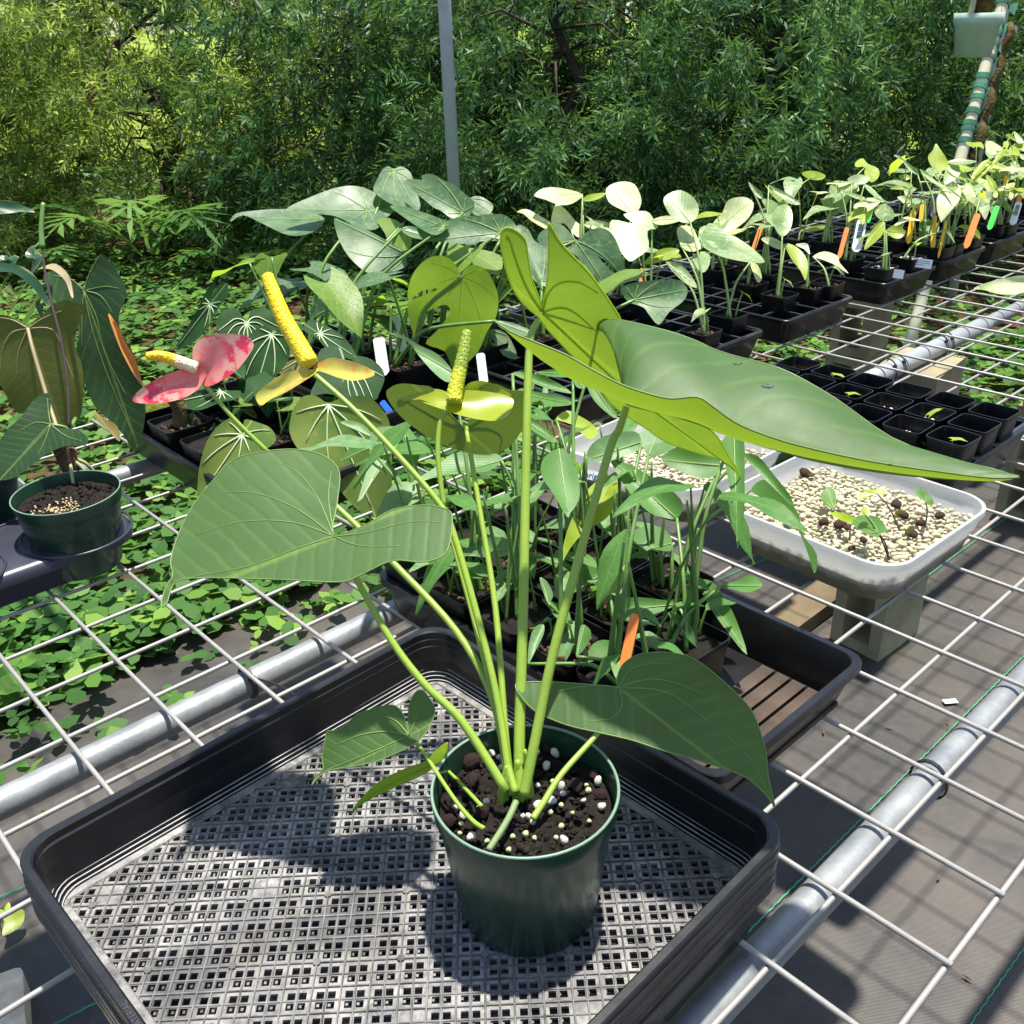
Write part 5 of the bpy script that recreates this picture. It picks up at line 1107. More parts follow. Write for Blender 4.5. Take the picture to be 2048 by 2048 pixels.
# ---- tray of empty pots at right
flat_tray(1.165, 1.462, .262, .748, .862, 'black tray of mostly empty small square pots beside the gravel tub', (4, 6))
for i, a in enumerate((1.214, 1.286, 1.358, 1.428)):
    for j in range(6):
        b = .355 + .0716 * j
        if i == 3: continue
        k = (i * 5 + j * 3) % 7; gk = 0 if k in (0, 3) else 1 if k == 5 else None
        P_ = Pot(a, b, .063, .066, .834, ('small square black pot with white grit, in the tray of empty pots' if gk is not None else 'empty small square black pot in the tray beside the gravel tub'), 'small square pots in the right hand tray', name='square_pot', soil=False, cat='pot', rz=rs.uniform(-.05, .05))
        if gk is not None: g = link('gravel', grit[gk], None, P_.o); g.location = (0, 0, .044); g.scale = (.8, .8, 1.1); g['kind'] = 'stuff'
        if (i, j) in ((1, 2), (0, 5), (2, 1), (1, 4)):
            S3 = B(a, b, .834 + .060); stem3([B(a, b, .85), S3], .0009, .0006, M_stv, 'petiole', P_.o, 5); blade_at(S3, (rs.uniform(-1, 1), rs.uniform(-1, 1), .1), UPV, .022, .014, M_lime, 'heart', P_.o, 1); P_.o['label'] = ['tiny bright seedling in a small square pot of the right hand tray'][0]
M_slat = plain('dirty_slat', (.055, .038, .027), .75, .3, var=.5, scale=25, bscale=90, bstr=.5)
for k in range(5):
    o = MB().box((0, 0, 0), (.21, .016, .006)).build('floor_rib', M_slat, [x for x in COL.objects if x.name.startswith('nursery_tray')][0]); o.location = (0, -.165 - .020 * k, .0075)
# ---- row of seedling trays along the back of the bench
TR = [(1.325, 1.605, 'black celled tray with few seedlings beside the curled mottled leaf'), (1.690, 1.982, 'black celled tray of cream variegated seedlings with a stake of three front pots'), (2.132, 2.412, 'black celled tray with white labelled pots near the bench end'), (2.450, 2.715, 'black celled tray holding the yellow and orange labels'), (2.76, 3.04, 'black celled tray of mixed seedlings behind the green label'), (3.09, 3.37, 'black celled tray of seedlings below the leaning pole')]
for k, (a0, a1, lb) in enumerate(TR): flat_tray(a0, a1, -.415, .125, .862, lb, (4, 8), 'celled seedling trays along the back of the bench')
def cell(k, i, j): a0, a1, _ = TR[k]; return a0 + .012 + (a1 - a0 - .024) * (i + .5) / 4, -.415 + .012 + (.54 - .024) * (j + .5) / 8
VP = []; NTH = ('first', 'second', 'third', 'fourth', 'fifth', 'sixth', 'seventh', 'eighth', 'ninth', 'tenth'); TRN = ('curled leaf side', 'front corner pot', 'white card', 'yellow label', 'green label', 'pole end')
def vp(k, i, j, what, gk=None, name='potted_seedling'):
    a, b = cell(k, i, j); p = Pot(a, b, .068, .072, .822, what, 'small seedlings in the celled trays', name, gk=gk, rz=rs.uniform(-.05, .05)); p.k = k; VP.append(p); return p
def vpx(p, k, what, gk=None):
    a, b = bench(at(p, .884)); b = min(b, .082); a = min(max(a, TR[k][0] + .042), TR[k][1] - .042); q = Pot(a, b, .068, .072, .822, what, 'small seedlings in the celled trays', gk=gk, rz=rs.uniform(-.08, .08)); q.k = k; VP.append(q); return q
CR = None
for (x, y, k, gk, lb) in ((50, 1290, 0, 3, 'slender stemmed seedling in the corner pot of the tray by the curled leaf'), (170, 1180, 0, None, 'seedling with two thick pale stems beside the slender stemmed one'), (475, 1060, 1, None, 'single stemmed cream seedling in the front corner pot of its celled tray'), (650, 1010, 1, 3, 'cream seedling with a drooping yellow leaf behind the front corner pot'), (790, 980, 1, 3, 'pale seedling in the corner pot beside the drooping yellow leaf'),
                          (300, 990, 1, 3, CR), (480, 900, 1, None, CR), (240, 860, 1, 3, CR), (100, 900, 1, None, CR), (380, 700, 2, 3, CR), (560, 720, 2, None, CR),
                          (880, 840, 2, 4, 'seedling with three long green stems beside the barcode label'), (800, 720, 2, None, 'cream heart leaved seedling behind the barcode label'), (1130, 910, 2, 0, 'bright green seedling in white grit with a blank white label'), (1345, 850, 2, 0, 'seedling in white grit with a printed white card on its pot'),
                          (1190, 730, 3, 4, 'seedling beside the broad yellow label'), (1330, 760, 3, 3, 'round leaved dark green seedling between the yellow labels'), (1500, 810, 3, None, 'leaning seedling beside the thin yellow label'), (1580, 760, 3, None, 'yellow leaved seedling beside the orange label'), (1690, 700, 3, 4, 'seedling in the corner pot behind the orange label'),
                          (1480, 570, 4, 0, CR), (1340, 590, 4, None, CR), (1230, 560, 4, None, CR), (1600, 580, 4, 0, CR), (1760, 640, 4, None, 'seedling beside the bright green label'), (1870, 640, 4, 0, 'yellow green seedling beside the grey barcode label'), (1650, 520, 5, None, CR), (1790, 520, 5, None, CR), (1900, 500, 5, None, CR), (1730, 440, 5, None, CR), (1860, 420, 5, None, CR), (-700, 1010, 0, 3, 'cream seedling with two small tilted leaves behind the glowing leaf lobe'), (-500, 1060, 0, None, 'cream seedling with a tall square pale leaf behind the split leaf'), (-300, 1110, 0, 3, 'cream seedling with notched pale leaves before the hedge')):
    vpx(Z7(x, y), k, lb or f'cream variegated seedling, {NTH[sum(1 for q in VP if q.k == k)]} pot filled in the {TRN[k]} celled tray', gk)
v2, v7, v15, v6 = dict(cv=Z2), dict(cv=Z7), dict(cv=Z15), dict(cv=Z6)
var_leaves = [
 L(M_var, (500, 175), (440, 192), (340, 140), (280, 90), (238, 76), (300, 58), (400, 110), **v6), L(M_var, (590, 205), (540, 150), (470, 160), (460, 110), (490, 25), (550, 60), (620, 140), (672, 180), (640, 242), **v6),
 L(M_var, (1300, 1042), (1250, 1090), (1180, 1100), (1100, 1070), (1042, 1050), (1090, 1010), (1180, 1008), **v2), L(M_lime, (1300, 1078), (1330, 1045), (1425, 1035), (1400, 1062), (1350, 1078), **v2),
 L(M_var, (1570, 1148), (1500, 1120), (1440, 1080), (1430, 1010), (1500, 975), (1580, 988), (1617, 1070), (1600, 1130), **v2), L(M_varg, (1575, 1200), (1520, 1150), (1640, 1132), (1685, 1180), (1705, 1225), (1650, 1240), (1657, 1330), (1600, 1380), (1552, 1402), (1500, 1340), (1450, 1250), (1460, 1180), **v2),
 L(M_varg, (1880, 1195), (1800, 1180), (1750, 1120), (1738, 1060), (1810, 1020), (1870, 1038), (1912, 1080), (1925, 1140), **v2),
 L(M_var, (1520, 192), (1500, 150), (1560, 80), (1600, 0), (1700, -20), (1762, 20), (1740, 100), (1680, 160), (1600, 207), **v6), L(M_varg, (1440, 200), (1480, 148), (1560, 190), (1700, 270), (1800, 350), (1832, 402), (1740, 402), (1620, 382), (1520, 350), (1420, 282), pot=1, **v6),
 L(M_lime, (1055, 412), (1120, 340), (1200, 308), (1282, 320), (1250, 370), (1150, 402), **v6), L(M_varg, (1200, 400), (1280, 408), (1340, 460), (1402, 562), (1330, 542), (1260, 480), pot=0, **v6), L(M_varg, (1400, 455), (1355, 390), (1400, 338), (1470, 338), (1482, 400), (1450, 462), pot=0, **v6),
 L(M_var, (1290, 285), (1270, 180), (1360, 170), (1400, 240), (1422, 312), (1350, 332), **v6), L(M_var, (1740, 400), (1790, 420), (1815, 500), (1790, 532), (1760, 470), pot=1, **v6), L(M_var, (1110, 130), (1200, 100), (1310, 120), (1240, 150), (1150, 160), **v6), L(M_var, (670, 150), (740, 130), (830, 150), (800, 190), (700, 180), **v6),
 L(M_varg, (490, 695), (450, 650), (428, 580), (460, 520), (520, 503), (552, 560), (540, 650), pot=2, **v7), L(M_varg, (420, 560), (390, 520), (368, 470), (430, 478), (472, 520), pot=6, **v7), L(M_var, (500, 742), (480, 772), (420, 750), (363, 708), (430, 698), pot=2, **v7), L(M_lime, (510, 738), (580, 760), (642, 840), (630, 955), (600, 900), (540, 820), pot=2, **v7),
 L(M_var, (672, 815), (740, 783), (820, 810), (832, 850), (885, 915), (800, 862), (730, 832), pot=4, **v7), L(M_varg, (640, 740), (600, 735), (570, 745), (620, 770), (655, 800), pot=3, **v7), L(M_lime, (650, 352), (605, 315), (680, 303), (748, 330), (720, 357), pot=9, **v7), L(M_varg, (410, 390), (470, 410), (540, 450), (600, 500), (540, 500), (460, 440), pot=6, **v7), L(M_varg, (290, 372), (330, 400), (375, 440), (360, 470), (310, 420), pot=6, **v7),
 L(M_varg, (850, 365), (890, 368), (932, 380), (948, 420), (900, 450), (850, 557), (800, 500), (768, 420), (800, 363), pot=12, **v7), L(M_varg, (905, 378), (880, 350), (940, 323), (1012, 345), (980, 382), pot=11, **v7), L(M_lime, (985, 280), (930, 280), (928, 250), (970, 228), (1000, 260), (1062, 290), (1065, 340), (1020, 372), (980, 320), pot=12, **v7),
 L(M_varg, (1090, 602), (1050, 570), (1040, 530), (1100, 498), (1152, 540), (1152, 590), pot=13, **v7), L(M_lime, (1100, 612), (1090, 680), (1030, 740), (978, 772), (1010, 680), (1060, 618), pot=13, **v7), L(M_lime, (1110, 660), (1160, 628), (1225, 660), (1200, 702), (1150, 702), pot=13, **v7), L(M_varg, (980, 385), (1020, 400), (1090, 470), (1140, 500), (1060, 470), (1000, 420), pot=11, **v7), L(M_varg, (720, 470), (780, 470), (830, 540), (800, 570), (750, 520), pot=12, **v7), L(M_varg, (840, 420), (900, 430), (1000, 470), (930, 470), pot=11, **v7), L(M_lime, (920, 560), (940, 500), (1000, 500), (1030, 540), (980, 580), pot=11, **v7),
 L(M_lime, (610, 655), (680, 628), (782, 630), (720, 657), (640, 667), pot=10, **v7),
 L(M_lime, (715, 600), (650, 500), (645, 430), (700, 360), (735, 285), (780, 340), (870, 480), (875, 580), (800, 615), pot=18, **v15), L(M_varg, (840, 780), (830, 690), (870, 560), (960, 520), (1030, 600), (1020, 670), (930, 740), pot=18, **v15), L(M_varg, (520, 670), (400, 590), (330, 500), (230, 430), (290, 425), (400, 520), (510, 600), pot=16, **v15), L(M_lime, (1010, 560), (1060, 530), (1130, 560), (1182, 605), (1100, 618), (1020, 590), pot=20, **v15), L(M_varg, (890, 510), (980, 470), (1120, 480), (1230, 500), (1100, 540), (960, 540), pot=19, **v15),
 L(M_varg, (545, 600), (640, 640), (740, 740), (860, 800), (980, 880), (1045, 950), (900, 860), (760, 790), (640, 720), pot=17, **v15), L(M_varg, (870, 890), (960, 900), (1060, 970), (1110, 1050), (1020, 1000), (930, 950), pot=17, **v15), L(M_var, (525, 1040), (470, 1060), (380, 1040), (320, 980), (270, 930), (360, 915), (450, 940), pot=15, **v15), L(M_lime, (445, 780), (430, 820), (340, 840), (180, 830), (270, 790), (380, 748), pot=15, **v15), L(M_varg, (440, 620), (330, 640), (160, 630), (200, 590), (380, 590), pot=22, **v15), L(M_lime, (290, 670), (400, 660), (420, 710), (330, 730), pot=22, **v15),
 L(M_ph, (660, 1200), (760, 1250), (770, 1330), (690, 1410), (560, 1420), (525, 1320), (560, 1220), (630, 1180), pot=16, **v15), L(M_lime, (1010, 1290), (1060, 1262), (1200, 1290), (1265, 1360), (1265, 1440), (1180, 1370), (1080, 1320), pot=18, **v15), L(M_varg, (840, 1335), (890, 1320), (940, 1420), (965, 1490), (900, 1400), pot=14, **v15), L(M_lime, (1480, 940), (1420, 920), (1450, 850), (1560, 790), (1690, 755), (1660, 840), (1580, 910), pot=24, **v15), L(M_varg, (1480, 950), (1560, 960), (1640, 1050), (1695, 1160), (1600, 1100), (1530, 1030), pot=24, **v15), L(M_varg, (1290, 890), (1390, 840), (1400, 960), (1260, 1060), (1170, 1000), (1200, 940), pot=19, **v15), L(M_varg, (1240, 1050), (1380, 1010), (1370, 1120), (1330, 1200), (1280, 1130), pot=19, **v15),
 L(M_var, (1400, 420), (1340, 360), (1340, 270), (1400, 255), (1500, 310), (1540, 360), (1470, 400), pot=26, **v15), L(M_lime, (1080, 860), (1130, 760), (1250, 660), (1350, 560), (1480, 440), (1600, 330), (1560, 420), (1440, 540), (1320, 660), (1200, 750), pot=25, **v15), L(M_lime, (1170, 700), (1200, 600), (1290, 510), (1370, 480), (1320, 580), (1240, 660), pot=23, **v15), L(M_varg, (1600, 620), (1620, 530), (1700, 500), (1745, 560), (1740, 630), (1660, 650), pot=28, **v15), L(M_lime, (1580, 340), (1545, 300), (1560, 260), (1610, 265), (1615, 310), pot=28, **v15), L(M_lime, (1690, 500), (1620, 420), (1640, 310), (1720, 340), (1750, 400), pot=28, **v15), L(M_lime, (1330, 650), (1430, 720), (1470, 800), (1420, 860), (1370, 780), pot=25, **v15), L(M_varg, (1680, 140), (1740, 180), (1799, 270), (1720, 280), (1690, 210), pot=30, **v15), L(M_lime, (1580, 180), (1650, 170), (1710, 250), (1660, 240), pot=28, **v15), L(M_lime, (1690, 290), (1799, 280), (1799, 380), (1720, 340), pot=30, **v15), L(M_var, (1740, 410), (1799, 420), (1799, 480), (1760, 460), pot=30, **v15), L(M_var, (1650, 700), (1720, 640), (1760, 650), (1720, 740), pot=29, **v15)]
for lf in var_leaves: lf[4].update(fan=(0,), vr=.0006, vmat=M_stv, npts=46)
attach(VP, var_leaves, M_stv, .0034, .0016, dj=.02)
for i, p in enumerate(VP):
    if i in (2, 3, 4, 13, 14, 0, 1): sprout(p, 1, (.03, .06), (.03, .05), [M_varg, M_lime], 'heart', .6, .6, M_stv, .0022)
    else: sprout(p, 3 if p.k >= 2 else 2, (.06, .17), (.06, .10), [M_varg, M_var, M_lime, M_varg], 'heart', .6, .5, M_stv, .0026, .35)
TD = lambda i: VP[i].dep - .045
for (a, b, w_, cv, i, m_, lb, *bar) in (((470, 1075), (410, 1450), 60, Z15, 15, M_yel, 'broad yellow plastic label leaning in a celled tray'), ((575, 970), (555, 1190), 48, Z15, 21, M_yel, 'yellow label half hidden behind the broad yellow one'), ((748, 830), (700, 1130), 62, Z15, 20, M_pur, 'purple plastic label among the seedlings'), ((722, 1150), (700, 1500), 55, Z15, 16, M_yel, 'yellow label behind the round dark green leaf'), ((862, 1220), (775, 1615), 30, Z15, 17, M_yel, 'thin yellow stake label standing alone in a pot'), ((1242, 1130), (1110, 1500), 74, Z15, 18, M_org, 'orange label with dark writing leaning in the corner of a celled tray'),
                                       ((1477, 1035), (1390, 1280), 64, Z15, 24, M_grn, 'bright green label at the end of the tray row'), ((1305, 728), (1255, 870), 58, Z15, 26, M_pur, 'short purple label under the arching lime leaf'), ((1760, 860), (1740, 970), 50, Z15, 28, M_org, 'orange label at the far end of the tray row'), ((1590, 670), (1575, 760), 45, Z15, 28, M_yel, 'small yellow label at the far end of the tray row'), ((365, 635), (325, 750), 26, Z7, 6, M_org, 'orange label leaning among the cream seedlings'), ((878, 640), (835, 800), 26, Z7, 11, M_org, 'narrow orange label beside the white barcode label'), ((968, 595), (935, 760), 56, Z7, 11, M_white, 'white barcode label standing in a celled tray pot', True), ((1040, 460), (1008, 590), 22, Z7, 12, M_grn, 'narrow green label behind the cream heart leaf'),
                                       ((1042, 440), (1036, 530), 24, Z6, 7, M_org, 'short orange label behind the curled mottled leaf'), ((1740, 990), (1670, 1220), 80, Z15, 25, M_white, 'grey white barcode label at the right hand end of the row', True)):
    plant_tag(a, b, w_, cv, TD(i), m_, lb, *bar)
def card(c, w_, h, cv, i, lb, txt=True):
    P = adep(cv(*c), VP[i].dep - .036); s = 1 / (cv(1, 0)[0] - cv(0, 0)[0]); W, H = w_ / s / F * VP[i].dep, h / s / F * VP[i].dep
    o = MB().box((0, 0, 0), (W, .0008, H)).build('plant_card', M_white); o.location = P; o.rotation_euler = (-.15, .12, GA - .95); tag(o, lb, 'plant label', 'plastic plant labels')
    if txt:
        mb = MB()
        for k in range(3): mb.box((-W * .12 * (k == 2), -.0008, H * (.25 - .22 * k)), (W * (.75 - .25 * (k == 2)), .0003, H * .06))
        mb.build('print', M_pur2, o)
M_pur2 = plain('grey_ink', (.12, .12, .16), .6)
card((570, 1730), 225, 105, Z15, 14, 'printed white card stuck on the front of a square pot'); card((285, 1860), 120, 100, Z15, 13, 'blank white card tilted on the front of a grit filled pot', False)

# ---- mottled monsteras
flat_tray(.700, .975, -.62, -.08, .862, 'black tray of mottled monstera plants behind the green flower', None); flat_tray(1.000, 1.285, -.415, .125, .862, 'black tray of mottled monstera plants behind the big folded leaf', (4, 8))
MP = []; MLB = ['mottled monstera with one leaf pointing far out over the ground cover', 'mottled monstera with a large upper leaf above the yellow flower spike', 'mottled monstera with a small dark leaf hanging beside the yellow flower spike', 'mottled monstera sharing the tray with the white printed label', 'mottled monstera with the tall heart leaf before the grey post', 'mottled monstera with the split glowing leaf behind the green flower', 'mottled monstera behind the folded glowing leaf, back of its tray', 'mottled monstera with a rounded leaf beside the glowing leaf lobe', 'mottled monstera with the deeply split leaf beside the cream seedlings', 'mottled monstera with a grey green leaf behind the glowing leaf lobe', 'mottled monstera with the curled down leaf above the empty cells']
for a, b in ((.76, -.54), (.76, -.41), (.765, -.27), (.87, -.50), (.87, -.36), (.875, -.22), (1.05, -.33), (1.05, -.20), (1.17, -.30), (1.17, -.15), (1.17, -.02)):
    MP.append(Pot(a, b, .098, .088, Z0 + .004, MLB[len(MP)], 'mottled monsteras in square pots', 'potted_monstera', gk=3 if len(MP) % 2 else None))
v1 = dict(cv=Z1)
mon = [
 L(M_mon, (1105, 200), (1158, 222), (1100, 242), (1105, 282), (1050, 312), (950, 341), (860, 330), (780, 270), (720, 200), (670, 100), (650, -10), (720, 15), (850, 60), (1000, 140), S=(1110, 215), cv=Z5, pot=1, dd=-.05, nrm=(.1, -.75, .6)),
 L(M_mon, (1790, 1205), (1750, 1270), (1650, 1302), (1560, 1288), (1430, 1225), (1340, 1188), (1272, 1225), (1300, 1180), (1400, 1163), (1560, 1153), (1700, 1168), S=(1780, 1205), cv=Z1, pot=0, dd=.0),
 L(M_mon, (717, 455), (680, 436), (650, 429), (580, 425), (576, 415), (616, 396), (670, 376), (713, 372), (754, 387), (792, 413), (773, 436), (751, 459), S=(735, 420), cv=FL, pot=1, dd=.05),
 L(M_mon, (290, 905), (330, 893), (380, 928), (400, 1000), (432, 1100), (400, 1142), (310, 1112), (220, 1062), (178, 1020), (200, 960), (230, 908), (258, 893), S=(292, 915), cv=Z2, pot=4, dd=.08),
 L(M_mon, (395, 960), (440, 965), (438, 943), (490, 933), (560, 968), (620, 998), (680, 1048), (722, 1090), (700, 1150), (640, 1160), (600, 1172), (540, 1130), (500, 1112), (440, 1062), (390, 1022), (348, 970), S=(660, 1140), cv=Z2, pot=5, dd=.06),
 L(M_mon, (700, 1065), (750, 1053), (800, 1080), (823, 1110), (800, 1152), (760, 1162), (710, 1142), cv=Z2, pot=6, dd=.05),
 L(M_mon, (268, 1105), (350, 1108), (450, 1140), (540, 1173), (592, 1202), (520, 1262), (440, 1232), (380, 1192), (310, 1142), S=(560, 1220), cv=Z2, pot=2, dd=.0),
 L(M_mon, (468, 1230), (560, 1190), (650, 1163), (760, 1158), (860, 1148), (920, 1178), (952, 1230), (930, 1272), (850, 1282), (780, 1272), (720, 1312), (600, 1302), (458, 1292), (540, 1262), S=(860, 1250), cv=Z2, pot=5, dd=-.03, nrm=(0, -.6, .8)),
 L(M_mon, (328, 1230), (380, 1213), (470, 1240), (502, 1282), (420, 1282), (360, 1262), cv=Z2, pot=2, dd=.02),
 L(M_mon, (615, 250), (640, 248), (700, 198), (780, 178), (850, 218), (900, 318), (917, 420), (885, 462), (820, 400), (760, 362), (830, 440), (890, 490), (900, 520), (870, 560), (832, 612), (760, 520), (680, 430), (600, 342), (520, 322), (420, 332), (370, 252), (400, 200), (480, 158), (540, 168), S=(618, 262), cv=Z6, pot=8, dd=0, nrm=(0, -.8, .6)),
 L(M_monu, (1445, 345), (1462, 308), (1520, 278), (1590, 308), (1640, 380), (1672, 480), (1660, 600), (1600, 700), (1540, 830), (1400, 935), (1340, 820), (1220, 770), (1290, 690), (1360, 600), (1372, 560), (1340, 528), (1250, 560), (1190, 600), (1165, 742), (1120, 640), (1112, 520), (1180, 480), (1300, 430), (1200, 440), (1115, 500), (1112, 420), (1150, 320), (1230, 240), (1320, 223), (1390, 258), (1430, 330), S=(1445, 355), cv=Z5, pot=5, dd=-.09, nrm=(0, -.95, -.1)),
 L(M_mon, (815, 450), (800, 480), (770, 560), (700, 602), (600, 592), (498, 612), (515, 530), (580, 470), (640, 420), (600, 408), (555, 437), (590, 383), (650, 358), (700, 368), (740, 353), (790, 378), (822, 430), S=(812, 458), cv=Z5, pot=2, dd=-.02, nrm=(-.3, -.8, .5)),
 L(M_mon, (915, 580), (960, 540), (1100, 518), (1260, 513), (1320, 548), (1337, 590), (1310, 650), (1220, 720), (1152, 803), (1090, 740), (1050, 690), (950, 652), S=(1000, 640), cv=Z6, pot=10, dd=-.02, nrm=(.1, -.8, .6), cup=.3),
 L(M_mon, (-80, 160), (0, 98), (100, 98), (180, 130), (242, 200), (238, 280), (100, 262), (-60, 262), S=(130, 260), cv=Z6, pot=7, dd=-.02), L(M_mon, (240, 163), (310, 188), (350, 260), (440, 340), (450, 540), (380, 542), (320, 480), (260, 400), (240, 280), S=(400, 520), cv=Z6, pot=9, dd=.02),
 L(M_monu, (200, 1175), (300, 1180), (380, 1260), (370, 1340), (280, 1330), (240, 1250), S=(340, 1200), cv=Z2, pot=2, dd=.09), L(M_monu, (590, 1310), (700, 1330), (860, 1370), (850, 1480), (700, 1420), (590, 1400), S=(640, 1310), cv=Z2, pot=5, dd=.07), L(M_mon, (690, 1090), (640, 1160), (730, 1180), (790, 1140), cv=Z2, pot=6, dd=.08),
 L(M_mon, (1660, 630), (1760, 640), (1880, 690), (1890, 730), (1800, 715), (1700, 680), cv=Z5, pot=5, dd=-.12), L(M_mon, (60, 840), (150, 1000), (240, 1010), (170, 860), cv=Z6, pot=7, dd=.0)]
for lf in mon: lf[4].update(vmat=M_gv if lf[2] is M_monu else M_stv, fan=(0, 35, -35, 75, -75, 120, -120), vr=.0009, npts=110)
attach(MP, mon, M_stg, .0048, .0030, dj=.02)
for p in MP: sprout(p, 2, (.08, .2), (.08, .13), [M_mon, M_monu], 'heart', .7, .6, M_stg, .004, .3)
plant_tag((1020, 600), (1085, 815), 62, Z5, MP[3].dep - .08, M_white, 'white printed label leaning in a monstera pot'); plant_tag((925, 730), (955, 930), 72, Z5, MP[2].dep - .05, M_white, 'wide white label in the pot before the printed white label'); plant_tag((945, 1130), (1000, 1200), 40, Z5, MP[5].dep - .12, plain('blue_tag', (.02, .15, .65), .4), 'small bright blue label behind the round leaf')
plant_tag((1560, 830), (1580, 990), 55, Z5, MP[5].dep - .05, M_white, 'white label behind the green flower spike')

# ---- velvet leaved anthuriums with pale veins
flat_tray(.375, .650, -.445, .070, .866, 'black tray of dark velvet anthuriums with pale veins', None)
KP = []; KLB = ['velvet anthurium pot topped with bright moss at the tray corner', 'velvet anthurium with a woody husk stem under the pink flower', 'velvet anthurium with the pale veined leaf touching the broad front leaf', 'velvet anthurium with a narrow upright leaf beside the pink flower', 'velvet anthurium with a tiny bronze curled leaf', 'velvet anthurium with the large yellow mottled leaf', 'velvet anthurium with a bronze leaf behind the yellow flower', 'velvet anthurium with a leaf leaning towards the white labels', 'velvet anthurium with the broad dark leaf under the orange flower']
for a, b in ((.428, -.375), (.428, -.255), (.428, -.135), (.515, -.32), (.515, -.20), (.515, -.08), (.60, -.33), (.60, -.20), (.60, -.06)):
    KP.append(Pot(a, b, .085, .082, Z0 + .006, KLB[len(KP)], 'velvet anthuriums in square pots', 'velvet_anthurium', gk=3 if len(KP) % 2 else None))
kr = [
 L(M_cr, (1130, 330), (1170, 250), (1190, 222), (1222, 242), (1220, 300), (1170, 370), (1130, 450), (1050, 540), (938, 592), (1000, 480), (1060, 370), (1110, 270), (1160, 222), S=(1128, 345), cv=Z4, pot=3, nrm=(-.4, -.8, .4)),
 L(M_cr, (1322, 435), (1350, 380), (1420, 363), (1480, 408), (1502, 470), (1400, 502), (1340, 562), (1250, 542), (1170, 502), (1163, 430), (1200, 380), (1270, 368), S=(1325, 450), T=(1335, 562), cv=Z4, pot=6),
 L(M_cr, (268, 690), (330, 688), (362, 740), (372, 850), (300, 960), (220, 1020), (160, 1062), (80, 1012), (28, 920), (60, 800), (120, 720), (200, 658), S=(262, 715), T=(160, 1062), cv=Z5, pot=3, dd=-.03, nrm=(0, -.8, .6)),
 L(M_crb, (280, 820), (330, 768), (420, 768), (500, 800), (562, 870), (500, 922), (380, 962), (298, 950), S=(500, 830), cv=Z5, pot=6, dd=-.02), L(M_cr, (540, 735), (455, 682), (500, 618), (560, 640), (640, 680), (720, 740), (792, 850), (770, 872), (700, 850), (600, 800), S=(560, 710), T=(792, 860), cv=Z5, pot=7),
 L(M_cr, (730, 960), (770, 870), (800, 848), (880, 868), (950, 930), (962, 1000), (930, 1080), (900, 1122), (750, 1112), (600, 1082), (500, 1092), (545, 980), (550, 830), (620, 788), (700, 810), S=(740, 950), T=(800, 1115), cv=Z5, pot=8, dd=0),
 L(M_crl, (610, 1140), (700, 1110), (850, 1098), (950, 1180), (1000, 1290), (1010, 1500), (1000, 1700), (910, 1855), (780, 1792), (650, 1642), (500, 1482), (420, 1422), (373, 1330), (375, 1250), (400, 1170), (460, 1098), (540, 1098), S=(615, 1152), T=(910, 1855), cv=Z5, pot=5, dd=-.06, nrm=(.1, -.85, .5)),
 L(M_crl, (1305, 1035), (1312, 965), (1380, 978), (1450, 1008), (1482, 1060), (1460, 1100), (1360, 1170), (1260, 1230), (1150, 1300), (1065, 1392), (1062, 1300), (1070, 1220), (1110, 1080), (1180, 990), (1260, 953), S=(1300, 1045), T=(1065, 1392), cv=Z4, pot=2, dd=-.05, nrm=(0, -.75, .6)),
 L(M_cr, (940, 870), (1050, 828), (1160, 788), (1200, 808), (1292, 810), (1270, 852), (1180, 872), (1080, 912), (990, 902), S=(1190, 815), cv=Z4, pot=1), L(M_crb, (1300, 912), (1350, 893), (1382, 960), (1330, 942), cv=Z4, pot=4), L(M_crl, (1120, 1040), (1130, 980), (1170, 950), (1190, 1000), (1150, 1040), cv=Z4, pot=1)]
for lf in kr: lf[4].update(fan=(0, 28, -28, 62, -62, 105, -105, 145, -145), vr=.0016, vmat=M_crv, npts=130)
attach(KP, kr, M_stg, .0026, .0018, dj=.02)
for p in KP[3:]: sprout(p, 2, (.03, .10), (.06, .10), [M_cr, M_cr, M_crl], 'heart', .8, .6, M_stg, .0022, .35)
P = KP[0]; o = MB().loops([circ(.03, 0, 12), circ(.024, .012, 12), circ(.01, .018, 12)], False, True).build('moss_tuft', M_mossg, P.o, True); o.location = (.005, 0, .070)
stem3([KP[1].top, KP[1].top + Vector((.004, 0, .03)), KP[1].top + Vector((-.006, 0, .065))], .016, .011, M_moss, 'woody_stem', KP[1].o, 9)

